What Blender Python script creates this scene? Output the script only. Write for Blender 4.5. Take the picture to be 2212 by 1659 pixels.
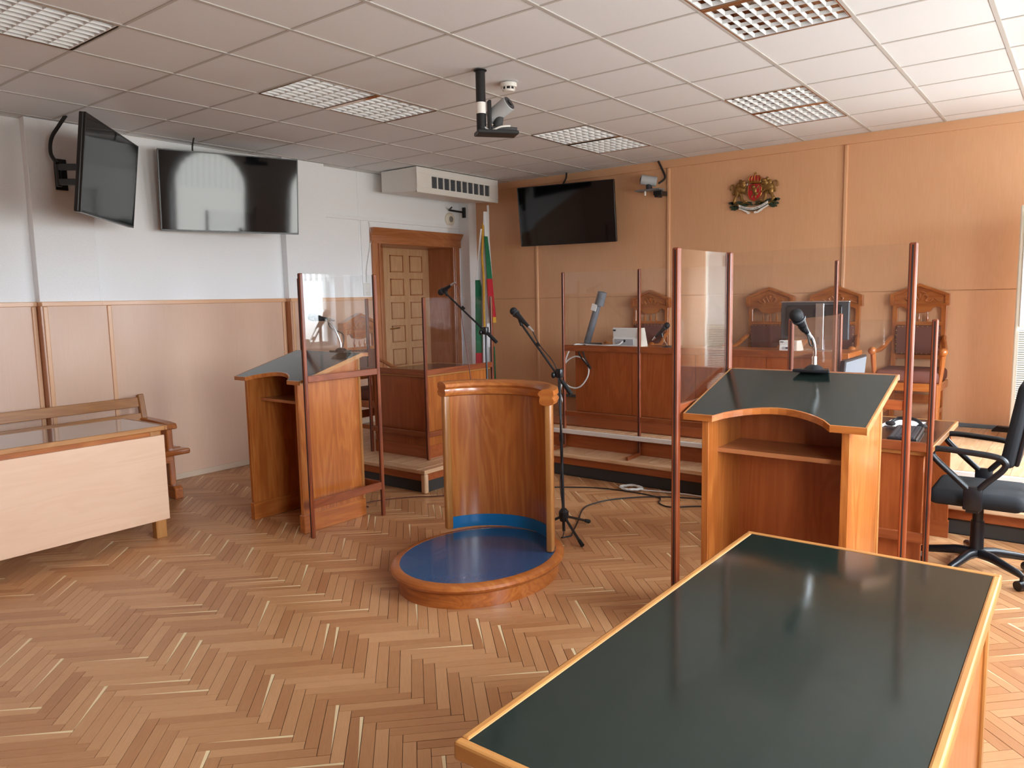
import bpy, bmesh, math, random
from mathutils import Vector, Matrix
random.seed(7)
for o in list(bpy.data.objects): bpy.data.objects.remove(o)
S = bpy.context.scene
C = S.collection
PI = math.pi

# ------------------------------------------------------------------ camera
CAM = (6.61, -2.646, 1.602); F_PX = 1624.0
YAW, PITCH, ROLL = 0.6551, -0.1141, -0.0201
fw0 = Vector((-math.sin(YAW), math.cos(YAW), 0)); rt0 = Vector((math.cos(YAW), math.sin(YAW), 0)); up0 = Vector((0, 0, 1))
fwd = fw0*math.cos(PITCH) + up0*math.sin(PITCH)
up1 = up0*math.cos(PITCH) - fw0*math.sin(PITCH)
right = rt0*math.cos(ROLL) + up1*math.sin(ROLL)
up2 = up1*math.cos(ROLL) - rt0*math.sin(ROLL)
cd = bpy.data.cameras.new('camera'); cam = bpy.data.objects.new('camera', cd); C.objects.link(cam)
cd.sensor_width = 36.0; cd.lens = 36.0*F_PX/2212.0; cd.clip_start = 0.02; cd.clip_end = 200
cam.matrix_world = Matrix(((right.x, up2.x, -fwd.x, CAM[0]), (right.y, up2.y, -fwd.y, CAM[1]), (right.z, up2.z, -fwd.z, CAM[2]), (0, 0, 0, 1)))
S.camera = cam

# ------------------------------------------------------------------ world, light, exposure
SKY_STRENGTH = 14.0
W = bpy.data.worlds.new('sky'); S.world = W; W.use_nodes = True
nt = W.node_tree; nt.nodes.clear()
wo = nt.nodes.new('ShaderNodeOutputWorld'); bg = nt.nodes.new('ShaderNodeBackground')
tc = nt.nodes.new('ShaderNodeTexCoord'); sp = nt.nodes.new('ShaderNodeSeparateXYZ'); cr = nt.nodes.new('ShaderNodeValToRGB')
nt.links.new(tc.outputs['Generated'], sp.inputs[0])
mp = nt.nodes.new('ShaderNodeMapRange'); mp.inputs['From Min'].default_value = -0.3; mp.inputs['From Max'].default_value = 0.9
nt.links.new(sp.outputs['Z'], mp.inputs['Value']); nt.links.new(mp.outputs[0], cr.inputs[0])
cr.color_ramp.elements[0].position = 0.20; cr.color_ramp.elements[0].color = (0.36, 0.36, 0.34, 1)
cr.color_ramp.elements[1].position = 0.30; cr.color_ramp.elements[1].color = (0.81, 0.91, 1.0, 1)
nt.links.new(cr.outputs[0], bg.inputs['Color']); bg.inputs['Strength'].default_value = SKY_STRENGTH
nt.links.new(bg.outputs[0], wo.inputs[0])
S.view_settings.view_transform = 'Standard'; S.view_settings.look = 'None'
S.view_settings.exposure = 1.36; S.view_settings.gamma = 1.0; S.view_settings.use_curve_mapping = False
S.cycles.use_denoising = True
S.cycles.max_bounces = 10; S.cycles.diffuse_bounces = 5; S.cycles.glossy_bounces = 5
S.cycles.transparent_max_bounces = 24; S.cycles.transmission_bounces = 6
S.cycles.caustics_reflective = False; S.cycles.caustics_refractive = False
S.cycles.sample_clamp_indirect = 6.0

# room constants
RW = 7.30      # window wall x
BY = 5.05      # judges' wall y
FY = -5.2      # wall behind the camera
CZ = 3.05      # ceiling height
Z1, Z2 = 0.20, 0.38   # dais steps
WIN = [(-1.74, 1.25), (0.19, 1.25), (2.12, 1.25), (4.04, 1.34)]   # window centres y, widths
WZ0, WZS = 0.95, 1.95  # sill, spring of the arch
for yc, ww in WIN:     # daylight portals in the window openings
    ld = bpy.data.lights.new('window_daylight', 'AREA'); ld.shape = 'RECTANGLE'; ld.size = ww; ld.size_y = WZS+ww/2-WZ0
    lo = bpy.data.objects.new('window_daylight', ld); C.objects.link(lo)
    lo.location = (RW+0.2, yc, (WZ0+WZS+ww/2)/2); lo.rotation_euler = (0, PI/2, 0)
    lo.rotation_euler = Vector((1, 0, 0)).to_track_quat('Z', 'Y').to_euler()
    ld.cycles.is_portal = True

# ------------------------------------------------------------------ materials
def hexc(h, a=1.0):
    h = h.lstrip('#'); v = [int(h[i:i+2], 16)/255 for i in (0, 2, 4)]
    return tuple(((c/12.92) if c <= 0.04045 else ((c+0.055)/1.055)**2.4) for c in v) + (a,)
MATS = {}
def newmat(name):
    m = bpy.data.materials.new(name); m.use_nodes = True
    n = m.node_tree; b = n.nodes['Principled BSDF']; MATS[name] = m
    return m, n, b
def plain(name, col, rough=0.5, metal=0.0, spec=0.5, bump=0.0, bscale=200.0, coat=0.0):
    m, n, b = newmat(name)
    b.inputs['Base Color'].default_value = hexc(col); b.inputs['Roughness'].default_value = rough
    b.inputs['Metallic'].default_value = metal; b.inputs['Specular IOR Level'].default_value = spec
    b.inputs['Coat Weight'].default_value = coat
    t = n.nodes.new('ShaderNodeTexCoord'); z = n.nodes.new('ShaderNodeTexNoise'); z.inputs['Scale'].default_value = bscale
    n.links.new(t.outputs['Object'], z.inputs['Vector'])
    mx = n.nodes.new('ShaderNodeMix'); mx.data_type = 'RGBA'
    c = hexc(col); mx.inputs[6].default_value = tuple(x*0.93 for x in c[:3])+(1,); mx.inputs[7].default_value = tuple(min(1, x*1.07) for x in c[:3])+(1,)
    n.links.new(z.outputs['Fac'], mx.inputs[0]); n.links.new(mx.outputs[2], b.inputs['Base Color'])
    if bump:
        bp = n.nodes.new('ShaderNodeBump'); bp.inputs['Strength'].default_value = bump; bp.inputs['Distance'].default_value = 0.002
        n.links.new(z.outputs['Fac'], bp.inputs['Height']); n.links.new(bp.outputs[0], b.inputs['Normal'])
    return m
def wood(name, dark, mid, light, axis='Z', fine=60.0, rough=0.3, coat=0.3, big=2.2, bump=0.05, contrast=1.0, rings=0.13, finew=0.5):
    """varnished veneer: long grain along one axis, cathedral figure from a distorted wave"""
    m, n, b = newmat(name)
    t = n.nodes.new('ShaderNodeTexCoord'); mpg = n.nodes.new('ShaderNodeMapping')
    k = 0.055
    sc = {'X': (k, 1, 1), 'Y': (1, k, 1), 'Z': (1, 1, k)}[axis]
    mpg.inputs['Scale'].default_value = sc
    n.links.new(t.outputs['Object'], mpg.inputs['Vector'])
    oi = n.nodes.new('ShaderNodeObjectInfo')
    ad = n.nodes.new('ShaderNodeVectorMath'); ad.operation = 'ADD'
    ml = n.nodes.new('ShaderNodeVectorMath'); ml.operation = 'SCALE'; ml.inputs[0].default_value = (3.1, 5.7, 1.3)
    n.links.new(oi.outputs['Random'], ml.inputs['Scale']); n.links.new(mpg.outputs[0], ad.inputs[0]); n.links.new(ml.outputs[0], ad.inputs[1])
    n1 = n.nodes.new('ShaderNodeTexNoise'); n1.inputs['Scale'].default_value = fine; n1.inputs['Detail'].default_value = 3
    n2 = n.nodes.new('ShaderNodeTexNoise'); n2.inputs['Scale'].default_value = big*3; n2.inputs['Detail'].default_value = 2; n2.inputs['Distortion'].default_value = 1.2
    mpr = n.nodes.new('ShaderNodeMapping'); k2 = 2.6
    mpr.inputs['Scale'].default_value = {'X': (k2, 1, 1), 'Y': (1, k2, 1), 'Z': (1, 1, k2)}[axis]
    n.links.new(ad.outputs[0], mpr.inputs['Vector'])
    n.links.new(ad.outputs[0], n1.inputs['Vector']); n.links.new(mpr.outputs[0], n2.inputs['Vector'])
    # rings: sine of the broad noise
    mu = n.nodes.new('ShaderNodeMath'); mu.operation = 'MULTIPLY'; mu.inputs[1].default_value = 34.0
    sn = n.nodes.new('ShaderNodeMath'); sn.operation = 'SINE'
    n.links.new(n2.outputs['Fac'], mu.inputs[0]); n.links.new(mu.outputs[0], sn.inputs[0])
    ma = n.nodes.new('ShaderNodeMath'); ma.operation = 'MULTIPLY_ADD'; ma.inputs[1].default_value = rings*contrast; ma.inputs[2].default_value = 0.0
    n.links.new(sn.outputs[0], ma.inputs[0])
    mb = n.nodes.new('ShaderNodeMath'); mb.operation = 'MULTIPLY_ADD'; mb.inputs[1].default_value = finew*contrast
    n.links.new(n1.outputs['Fac'], mb.inputs[0]); n.links.new(ma.outputs[0], mb.inputs[2])
    n3 = n.nodes.new('ShaderNodeTexNoise'); n3.inputs['Scale'].default_value = 1.7; n.links.new(ad.outputs[0], n3.inputs['Vector'])
    mc = n.nodes.new('ShaderNodeMath'); mc.operation = 'MULTIPLY_ADD'; mc.inputs[1].default_value = 0.45*contrast
    n.links.new(n3.outputs['Fac'], mc.inputs[0]); n.links.new(mb.outputs[0], mc.inputs[2])
    r = n.nodes.new('ShaderNodeValToRGB'); e = r.color_ramp.elements
    mean = (finew*0.5+0.225)*contrast
    e[0].position = max(0, mean-0.32*contrast); e[0].color = hexc(dark); e[1].position = min(1, mean+0.30*contrast); e[1].color = hexc(light)
    q = e.new(mean); q.color = hexc(mid)
    n.links.new(mc.outputs[0], r.inputs[0]); n.links.new(r.outputs[0], b.inputs['Base Color'])
    b.inputs['Roughness'].default_value = rough; b.inputs['Coat Weight'].default_value = coat; b.inputs['Coat Roughness'].default_value = 0.12
    if bump:
        bp = n.nodes.new('ShaderNodeBump'); bp.inputs['Strength'].default_value = bump; bp.inputs['Distance'].default_value = 0.002
        n.links.new(n1.outputs['Fac'], bp.inputs['Height']); n.links.new(bp.outputs[0], b.inputs['Normal'])
    return m
for ax in 'XYZ':
    wood('oak_'+ax, '#8a481b', '#a65c26', '#b77236', ax, rings=0.11)                       # varnished furniture oak
    wood('oakdark_'+ax, '#863f1b', '#984d24', '#a65b30', ax, rings=0.10)                   # redder fronts of desks and bench
    wood('edge_'+ax, '#8f5829', '#a36b34', '#b47e45', ax, rough=0.42, rings=0.08)          # pale lippings and solid legs
    wood('beech_'+ax, '#cfa98f', '#d2ad94', '#d6b29a', ax, fine=120, rings=0.04, rough=0.4, coat=0.1, contrast=0.8, bump=0.0)      # dado laminate
    wood('beechwarm_'+ax, '#d29f76', '#d8a67d', '#ddad86', ax, fine=110, rings=0.04, rough=0.34, coat=0.15, contrast=0.8, bump=0.0)  # judges' wall veneer
    wood('step_'+ax, '#b98d66', '#cda37c', '#dcb893', ax, rough=0.4)
    wood('maple_'+ax, '#d6ae90', '#dab496', '#ddb99d', ax, fine=50, rough=0.4, coat=0.1, contrast=0.7, bump=0.0)
    wood('frame_'+ax, '#5a2510', '#783517', '#8c4721', ax, rough=0.4, coat=0.1)         # screen posts and rails
    wood('rail_'+ax, '#6f3113', '#83401d', '#8f4c26', ax, rough=0.4, contrast=0.6)
    wood('doorwood_'+ax, '#bd8f63', '#c79a6f', '#cfa57d', ax, rough=0.35)
    wood('casing_'+ax, '#96592f', '#a8683e', '#b4764b', ax, rough=0.35)
plain('white_wall', '#f1f3f5', 0.8, bump=0.15, bscale=120)
plain('ceiling_tile', '#e0e2e5', 0.9, bump=0.5, bscale=260)
plain('grid_bar', '#bdbab6', 0.6)
plain('blind', '#e8e8e4', 0.7)
plain('white_plastic', '#e4e2dc', 0.4)
plain('ivory_plastic', '#e6e0d0', 0.4)
plain('louver_white', '#f2f4f5', 0.35)
plain('lamp_inner', '#c8a488', 0.10, metal=1.0)  # mirror reflector; orange tint painted in for the reflected floor and wood
plain('black_plastic', '#15161a', 0.35)
plain('black_metal', '#191a1d', 0.4)
plain('black_rubber', '#0e0e10', 0.7)
plain('black_fabric', '#17181b', 0.9, bump=0.4, bscale=900)
plain('screen_black', '#06070a', 0.05, spec=0.45)
plain('bezel_black', '#101114', 0.25)
plain('grey_plastic', '#70757b', 0.4)
plain('dark_grey', '#3a3b3f', 0.5)
plain('light_grey', '#aeb2b5', 0.4)
plain('silver', '#c9cbcd', 0.25, metal=0.9)
plain('chrome', '#d8d8d8', 0.12, metal=1.0)
plain('leather', '#6a4037', 0.6, spec=0.25, bump=0.2, bscale=300)
plain('brass', '#a8803f', 0.35, metal=0.9)
plain('gold_paint', '#8d6a37', 0.4, metal=0.6)
plain('red_enamel', '#b3141c', 0.3, coat=0.3)
plain('leaf_green', '#2c3d2c', 0.5)
plain('ribbon_white', '#eceae6', 0.4)
plain('ink', '#2b2b2e', 0.6)
plain('flag_white', '#e9e9ea', 0.85)
plain('flag_green', '#1d6b45', 0.85)
plain('flag_red', '#b9202c', 0.85)
plain('gold_fringe', '#d09a2a', 0.7)
plain('green_top', '#141f1b', 0.11, spec=0.5)
plain('grey_top', '#4a4646', 0.13, spec=0.6, coat=0.4)
plain('lectern_top', '#1b231f', 0.16, spec=0.55)
plain('brown_top', '#3d2a22', 0.22, coat=0.2)
plain('blue_floor', '#1c4a72', 0.2, coat=0.3)
plain('blue_board', '#0f679f', 0.35)
plain('dark_carpet', '#3a3530', 0.95, bump=0.3, bscale=500)
plain('baseboard_grey', '#8d8a82', 0.6)
plain('tan_base', '#cbb39b', 0.6)
plain('blue_grey', '#5f6e78', 0.5)
plain('white_cable', '#dcdcd8', 0.5)
plain('black_cable', '#1b1614', 0.6)
plain('brown_cable', '#5a2a1e', 0.6)
plain('paper', '#f1f0ec', 0.7)
plain('chrome_strip', '#dcd6cf', 0.4)
plain('tie', '#c02830', 0.5)
# ceiling tile speckle handled by bump; dusty clear acrylic
def acrylic(name, tint, refl, haze, k=1.35):
    m, n, b = newmat(name); n.nodes.remove(b); out = n.nodes['Material Output']
    tr = n.nodes.new('ShaderNodeBsdfTransparent'); tr.inputs[0].default_value = tint
    gl = n.nodes.new('ShaderNodeBsdfGlossy'); gl.inputs['Roughness'].default_value = 0.0
    df = n.nodes.new('ShaderNodeBsdfDiffuse'); df.inputs[0].default_value = (0.85, 0.85, 0.88, 1)
    fr = n.nodes.new('ShaderNodeFresnel'); ge = n.nodes.new('ShaderNodeNewGeometry')   # thin sheet: same reflectance from both faces
    io = n.nodes.new('ShaderNodeMapRange'); io.inputs['To Min'].default_value = refl; io.inputs['To Max'].default_value = 1/refl
    n.links.new(ge.outputs['Backfacing'], io.inputs['Value']); n.links.new(io.outputs[0], fr.inputs['IOR'])
    ns = n.nodes.new('ShaderNodeTexNoise'); ns.inputs['Scale'].default_value = 3.0
    mh = n.nodes.new('ShaderNodeMath'); mh.operation = 'MULTIPLY'; mh.inputs[1].default_value = haze*2
    n.links.new(ns.outputs['Fac'], mh.inputs[0])
    a = n.nodes.new('ShaderNodeMixShader'); c = n.nodes.new('ShaderNodeMixShader')
    n.links.new(mh.outputs[0], a.inputs[0]); n.links.new(tr.outputs[0], a.inputs[1]); n.links.new(df.outputs[0], a.inputs[2])
    n.links.new(fr.outputs[0], c.inputs[0]); n.links.new(a.outputs[0], c.inputs[1]); n.links.new(gl.outputs[0], c.inputs[2])
    n.links.new(c.outputs[0], out.inputs[0]); return m
acrylic('acrylic', (0.98, 0.983, 0.985, 1), 1.40, 0.003)
acrylic('window_glass', (0.98, 0.99, 1.0, 1), 1.3, 0.0)
# parquet: per-plank tone from the 'plank' attribute (x along, y across, z random)
m, n, b = newmat('parquet')
at = n.nodes.new('ShaderNodeAttribute'); at.attribute_name = 'plank'
sx = n.nodes.new('ShaderNodeSeparateXYZ'); n.links.new(at.outputs['Vector'], sx.inputs[0])
cb = n.nodes.new('ShaderNodeCombineXYZ')
def mth(op, a=None, v=None, c=None):
    q = n.nodes.new('ShaderNodeMath'); q.operation = op
    for i, s in enumerate((a, v, c)):
        if s is None: continue
        if isinstance(s, (int, float)): q.inputs[i].default_value = s
        else: n.links.new(s, q.inputs[i])
    return q.outputs[0]
n.links.new(mth('MULTIPLY_ADD', sx.outputs['X'], 1.1, mth('MULTIPLY', sx.outputs['Z'], 91.0)), cb.inputs[0])
n.links.new(mth('MULTIPLY_ADD', sx.outputs['Y'], 5.0, mth('MULTIPLY', sx.outputs['Z'], 53.0)), cb.inputs[1])
g = n.nodes.new('ShaderNodeTexNoise'); g.inputs['Scale'].default_value = 3.2; g.inputs['Detail'].default_value = 4; n.links.new(cb.outputs[0], g.inputs['Vector'])
wn = n.nodes.new('ShaderNodeTexWhiteNoise'); wn.noise_dimensions = '1D'; n.links.new(sx.outputs['Z'], wn.inputs['W'])
ge = n.nodes.new('ShaderNodeNewGeometry'); bn = n.nodes.new('ShaderNodeTexNoise'); bn.inputs['Scale'].default_value = 0.7; n.links.new(ge.outputs['Position'], bn.inputs['Vector'])
val = mth('ADD', mth('MULTIPLY_ADD', g.outputs['Fac'], 0.42, mth('MULTIPLY', wn.outputs['Value'], 0.42)), mth('MULTIPLY', bn.outputs['Fac'], 0.22))
r = n.nodes.new('ShaderNodeValToRGB'); e = r.color_ramp.elements
e[0].position = 0.25; e[0].color = hexc('#a26b44'); e[1].position = 0.85; e[1].color = hexc('#d2a174'); q = e.new(0.55); q.color = hexc('#bd895d')
n.links.new(val, r.inputs[0])
# pale sapwood wedge on some planks
edge = mth('ADD', sx.outputs['Y'], mth('MULTIPLY', mth('SUBTRACT', sx.outputs['X'], 0.5), 0.30))
hasw = mth('GREATER_THAN', mth('FRACT', mth('MULTIPLY', sx.outputs['Z'], 917.3)), 0.86)
wedge = mth('MULTIPLY', mth('GREATER_THAN', edge, 0.86), hasw)
mx = n.nodes.new('ShaderNodeMix'); mx.data_type = 'RGBA'; n.links.new(wedge, mx.inputs[0]); n.links.new(r.outputs[0], mx.inputs[6]); mx.inputs[7].default_value = hexc('#ecd3a6')
n.links.new(mx.outputs[2], b.inputs['Base Color'])
rr = mth('MULTIPLY_ADD', bn.outputs['Fac'], 0.25, 0.22); n.links.new(rr, b.inputs['Roughness'])
b.inputs['Specular IOR Level'].default_value = 0.5
plain('joint', '#3f2614', 0.9)

# ------------------------------------------------------------------ mesh helpers
class MB:
    def __init__(s): s.bm = bmesh.new()
    def box(s, x0, x1, y0, y1, z0, z1, bev=0.0, seg=1):
        b = bmesh.new(); bmesh.ops.create_cube(b, size=1.0)
        for v in b.verts: v.co = Vector(((x0+x1)/2+v.co.x*(x1-x0), (y0+y1)/2+v.co.y*(y1-y0), (z0+z1)/2+v.co.z*(z1-z0)))
        if bev: bmesh.ops.bevel(b, geom=b.edges[:], offset=bev, segments=seg, affect='EDGES', profile=0.5)
        s._join(b); return s
    def _join(s, b, mat=None):
        if mat is not None: bmesh.ops.transform(b, matrix=mat, verts=b.verts[:])
        bmesh.ops.recalc_face_normals(b, faces=b.faces[:])
        me = bpy.data.meshes.new('t'); b.to_mesh(me); b.free(); s.bm.from_mesh(me); bpy.data.meshes.remove(me)
    def prism(s, pts, axis, a0, a1, bev=0.0, seg=1):
        """polygon pts (2D) extruded along axis from a0 to a1. axis X: pts=(y,z); Y: pts=(x,z); Z: pts=(x,y)"""
        b = bmesh.new()
        def P(p, a): return {'X': (a, p[0], p[1]), 'Y': (p[0], a, p[1]), 'Z': (p[0], p[1], a)}[axis]
        vs = [b.verts.new(P(p, a0)) for p in pts]
        f = b.faces.new(vs); ret = bmesh.ops.extrude_face_region(b, geom=[f])
        dv = {'X': Vector((a1-a0, 0, 0)), 'Y': Vector((0, a1-a0, 0)), 'Z': Vector((0, 0, a1-a0))}[axis]
        for v in [q for q in ret['geom'] if isinstance(q, bmesh.types.BMVert)]: v.co += dv
        bmesh.ops.recalc_face_normals(b, faces=b.faces[:])
        if bev: bmesh.ops.bevel(b, geom=b.edges[:], offset=bev, segments=seg, affect='EDGES', profile=0.5)
        s._join(b); return s
    def tube(s, pts, r, n=10, cap=True):
        """tube along points; r is a number or one radius per point"""
        pts = [Vector(p) for p in pts]; rs = r if isinstance(r, (list, tuple)) else [r]*len(pts)
        b = bmesh.new(); rings = []; nrm = None
        for i, p in enumerate(pts):
            t = (pts[min(i+1, len(pts)-1)]-pts[max(i-1, 0)]).normalized()
            if nrm is None:
                a = Vector((0, 0, 1)) if abs(t.z) < 0.9 else Vector((1, 0, 0)); nrm = t.cross(a).normalized()
            else:
                nrm = (nrm-t*nrm.dot(t)).normalized()
            bi = t.cross(nrm)
            rings.append([b.verts.new(p+(nrm*math.cos(2*PI*k/n)+bi*math.sin(2*PI*k/n))*rs[i]) for k in range(n)])
        for i in range(len(rings)-1):
            for k in range(n): b.faces.new((rings[i][k], rings[i][(k+1) % n], rings[i+1][(k+1) % n], rings[i+1][k]))
        if cap: b.faces.new(rings[0]); b.faces.new(rings[-1])
        s._join(b); return s
    def lathe(s, prof, c, n=20, axis=None, ang=(0, 2*PI)):
        """profile [(r,h)] revolved about axis (default +Z) through c"""
        b = bmesh.new(); full = abs(ang[1]-ang[0]-2*PI) < 1e-6; m_ = n if full else n+1; rings = []
        for (r_, h) in prof:
            rings.append([b.verts.new((r_*math.cos(ang[0]+(ang[1]-ang[0])*k/n), r_*math.sin(ang[0]+(ang[1]-ang[0])*k/n), h)) for k in range(m_)])
        for i in range(len(prof)-1):
            for k in range(n if full else m_-1):
                k2 = (k+1) % m_
                b.faces.new((rings[i][k], rings[i][k2], rings[i+1][k2], rings[i+1][k]))
        if full:
            for rg in (rings[0], rings[-1]):
                try: b.faces.new(rg)
                except ValueError: pass
        bmesh.ops.remove_doubles(b, verts=b.verts[:], dist=1e-6)
        M = Matrix.Translation(Vector(c))
        if axis is not None: M = M @ Vector(axis).normalized().to_track_quat('Z', 'Y').to_matrix().to_4x4()
        s._join(b, M); return s
    def ball(s, c, r, u=14, v=10):
        b = bmesh.new(); bmesh.ops.create_uvsphere(b, u_segments=u, v_segments=v, radius=1.0)
        rr_ = r if isinstance(r, (tuple, list)) else (r, r, r)
        s._join(b, Matrix.Translation(Vector(c)) @ Matrix.Diagonal((rr_[0], rr_[1], rr_[2], 1))); return s
    def xf(s, M):
        bmesh.ops.transform(s.bm, matrix=M, verts=s.bm.verts[:]); return s
def finish(name, mb, mat, parent=None, smooth=False, offset=None):
    me = bpy.data.meshes.new(name)
    if offset is not None: bmesh.ops.translate(mb.bm, vec=-Vector(offset), verts=mb.bm.verts[:])
    mb.bm.to_mesh(me); mb.bm.free()
    me.materials.append(MATS[mat] if isinstance(mat, str) else mat)
    if smooth:
        for p in me.polygons: p.use_smooth = True
        try: me.set_sharp_from_angle(angle=math.radians(38))
        except Exception: pass
    o = bpy.data.objects.new(name, me); C.objects.link(o)
    if parent is not None: o.parent = parent
    return o
def tag(o, label, cat, group=None):
    o['label'] = label; o['category'] = cat
    if group: o['group'] = group
    return o
def thing(name, loc, label, cat, group=None, rot=None):
    o = bpy.data.objects.new(name, None); C.objects.link(o); o.empty_display_size = 0.05
    o.location = loc
    if rot is not None: o.rotation_euler = rot
    return tag(o, label, cat, group)
def part(name, mb, mat, t, smooth=False):
    """mesh given in world coordinates, parented to an unrotated thing (or to one of its parts)"""
    root = t
    while root.parent is not None: root = root.parent
    return finish(name, mb, mat, t, smooth, offset=root.location)
def lpart(name, mb, mat, t, smooth=False): return finish(name, mb, mat, t, smooth)
def struct(name, mb, mat, smooth=False, label=None):
    o = finish(name, mb, mat, None, smooth); o['kind'] = 'structure'
    if label: o['label'] = label
    return o
def single(name, mb, mat, label, cat, group=None, smooth=False, loc=None):
    vs = [v.co for v in mb.bm.verts]
    base = Vector(((min(v.x for v in vs)+max(v.x for v in vs))/2, (min(v.y for v in vs)+max(v.y for v in vs))/2, min(v.z for v in vs)))
    o = finish(name, mb, mat, None, smooth, offset=base); o.location = base
    return tag(o, label, cat, group)
def copy_tree(o, parent=None):
    c = o.copy(); C.objects.link(c); c.parent = parent
    for ch in list(o.children): copy_tree(ch, c)
    return c
def spline(pts, k=8):
    P = [Vector(p) for p in pts]; out = []
    for i in range(len(P)-1):
        p0 = P[max(i-1, 0)]; p1 = P[i]; p2 = P[i+1]; p3 = P[min(i+2, len(P)-1)]
        for j in range(k):
            t = j/k
            out.append(0.5*((2*p1)+(p2-p0)*t+(2*p0-5*p1+4*p2-p3)*t*t+(3*p1-p0-3*p2+p3)*t**3))
    out.append(P[-1]); return out
def cproj(x, y, z):
    d = Vector((x, y, z))-Vector(CAM); w_ = d.dot(fwd)
    if w_ <= 0.05: return None
    return (1106+F_PX*d.dot(right)/w_, 829.5-F_PX*d.dot(up2)/w_)

# ================================================================== STRUCTURE
# ---- floor: herringbone parquet of real planks
mb = MB().box(-0.05, RW+0.05, FY-0.05, BY+0.05, -0.08, -0.004)
floor = struct('floor', mb, 'joint')
PL, PW = 0.335, 0.0505
r2 = math.sqrt(0.5)
def clip(poly, x0, x1, y0, y1):
    def cut(ps, f):
        out = []
        for i, a in enumerate(ps):
            b_ = ps[(i+1) % len(ps)]; fa, fb = f(a), f(b_)
            if fa >= 0: out.append(a)
            if fa*fb < 0:
                t = fa/(fa-fb); out.append(tuple(a[k]+(b_[k]-a[k])*t for k in range(4)))
        return out
    for f in (lambda p: p[0]-x0, lambda p: x1-p[0], lambda p: p[1]-y0, lambda p: y1-p[1]):
        poly = cut(poly, f)
        if len(poly) < 3: return []
    return poly
planks = []
for mrow in range(-26, 26):
    for k in range(-170, 170):
        for kind in (0, 1):
            rng = random.Random(mrow*4001+k*2+kind)
            g_ = 0.0009+rng.random()*0.0006
            if kind == 0: u0, u1, v0, v1 = k*PW, k*PW+PL, -k*PW, -k*PW+PW
            else: u0, u1, v0, v1 = (k-1)*PW, k*PW, -k*PW+PW-PL, -k*PW+PW
            u0 += mrow*PL+g_; u1 += mrow*PL-g_; v0 += mrow*PL+g_; v1 += mrow*PL-g_
            cs = []
            for (u, v) in ((u0, v0), (u1, v0), (u1, v1), (u0, v1)):
                al = (u-u0)/(u1-u0) if kind == 0 else (v-v0)/(v1-v0)
                ac = (v-v0)/(v1-v0) if kind == 0 else (u-u0)/(u1-u0)
                cs.append(((u-v)*r2+4.42, (u+v)*r2-0.39, al, ac))
            xs = [c_[0] for c_ in cs]; ys = [c_[1] for c_ in cs]
            if max(xs) < 0 or min(xs) > RW or max(ys) < FY or min(ys) > 2.92: continue
            pl = clip(cs, 0.002, RW-0.002, FY, 2.92)
            if pl: planks.append((pl, rng.random(), rng.uniform(-0.0009, 0.0005)))
def hidden(x, y):
    # does a table, the witness stand or a lectern hide this floor point from the camera
    def at(z):
        t = (z-CAM[2])/(0-CAM[2]); return CAM[0]+(x-CAM[0])*t, CAM[1]+(y-CAM[1])*t
    X, Y = at(0.74)
    if 5.66 < X < 6.45 and -1.64 < Y < 0: return True
    for z in (0.15, 0.4, 0.7):
        X, Y = at(z)
        if 0.95 < X < 1.64 and Y < 0: return True
        if 1.72 < X < 2.36 and 0.48 < Y < 1.05: return True
        if 5.25 < X < 5.9 and 0.48 < Y < 1.05: return True
    if 3.42 < x < 4.30 and 0.1 < y < 1.25: return True
    for z in (0.3, 0.7, 1.0):
        X, Y = at(z)
        if 3.42 < X < 4.22 and 0.84 < Y < 1.2: return True
    return x > 5.0 and y > 1.2
def parea(pl):
    q = [cproj(p[0], p[1], 0) for p in pl]
    if any(a is None for a in q): return 0
    cx = sum(a[0] for a in q)/len(q); cy = sum(a[1] for a in q)/len(q)
    if not (0 < cx < 2212 and 0 < cy < 1659): return 0
    if hidden(sum(p[0] for p in pl)/len(pl), sum(p[1] for p in pl)/len(pl)): return 0
    return abs(sum(q[i][0]*q[(i+1) % len(q)][1]-q[(i+1) % len(q)][0]*q[i][1] for i in range(len(q))))/2
planks.sort(key=lambda p: -parea(p[0]))
def plank_mesh(name, lst, origin):
    verts, faces, att = [], [], []
    ox, oy = origin
    for pl, rnd, dz in lst:
        nn = len(pl); b0 = len(verts)
        for p in pl: verts.append((p[0]-ox, p[1]-oy, dz)); att.append((p[2], p[3], rnd))
        for p in pl: verts.append((p[0]-ox, p[1]-oy, -0.006)); att.append((p[2], p[3], rnd))
        area = sum(pl[i][0]*pl[(i+1) % nn][1]-pl[(i+1) % nn][0]*pl[i][1] for i in range(nn))
        top = list(range(b0, b0+nn)); faces.append(top if area > 0 else top[::-1])
        for i in range(nn):
            j = (i+1) % nn
            f = [b0+i, b0+nn+i, b0+nn+j, b0+j]; faces.append(f if area > 0 else f[::-1])
    me = bpy.data.meshes.new(name); me.from_pydata(verts, [], faces)
    a = me.attributes.new('plank', 'FLOAT_VECTOR', 'POINT')
    a.data.foreach_set('vector', [c_ for t in att for c_ in t]); me.materials.append(MATS['parquet'])
    return me
for pl in planks[:300]:
    ox = sum(p[0] for p in pl[0])/len(pl[0]); oy = sum(p[1] for p in pl[0])/len(pl[0])
    o = bpy.data.objects.new('plank', plank_mesh('plank', [pl], (ox, oy))); C.objects.link(o); o.location = (ox, oy, 0); o.parent = floor
o = bpy.data.objects.new('plank_field', plank_mesh('plank_field', planks[300:], (0, 0))); C.objects.link(o); o.parent = floor; o['kind'] = 'stuff'
o['label'] = 'remaining herringbone parquet planks of the floor'

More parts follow.
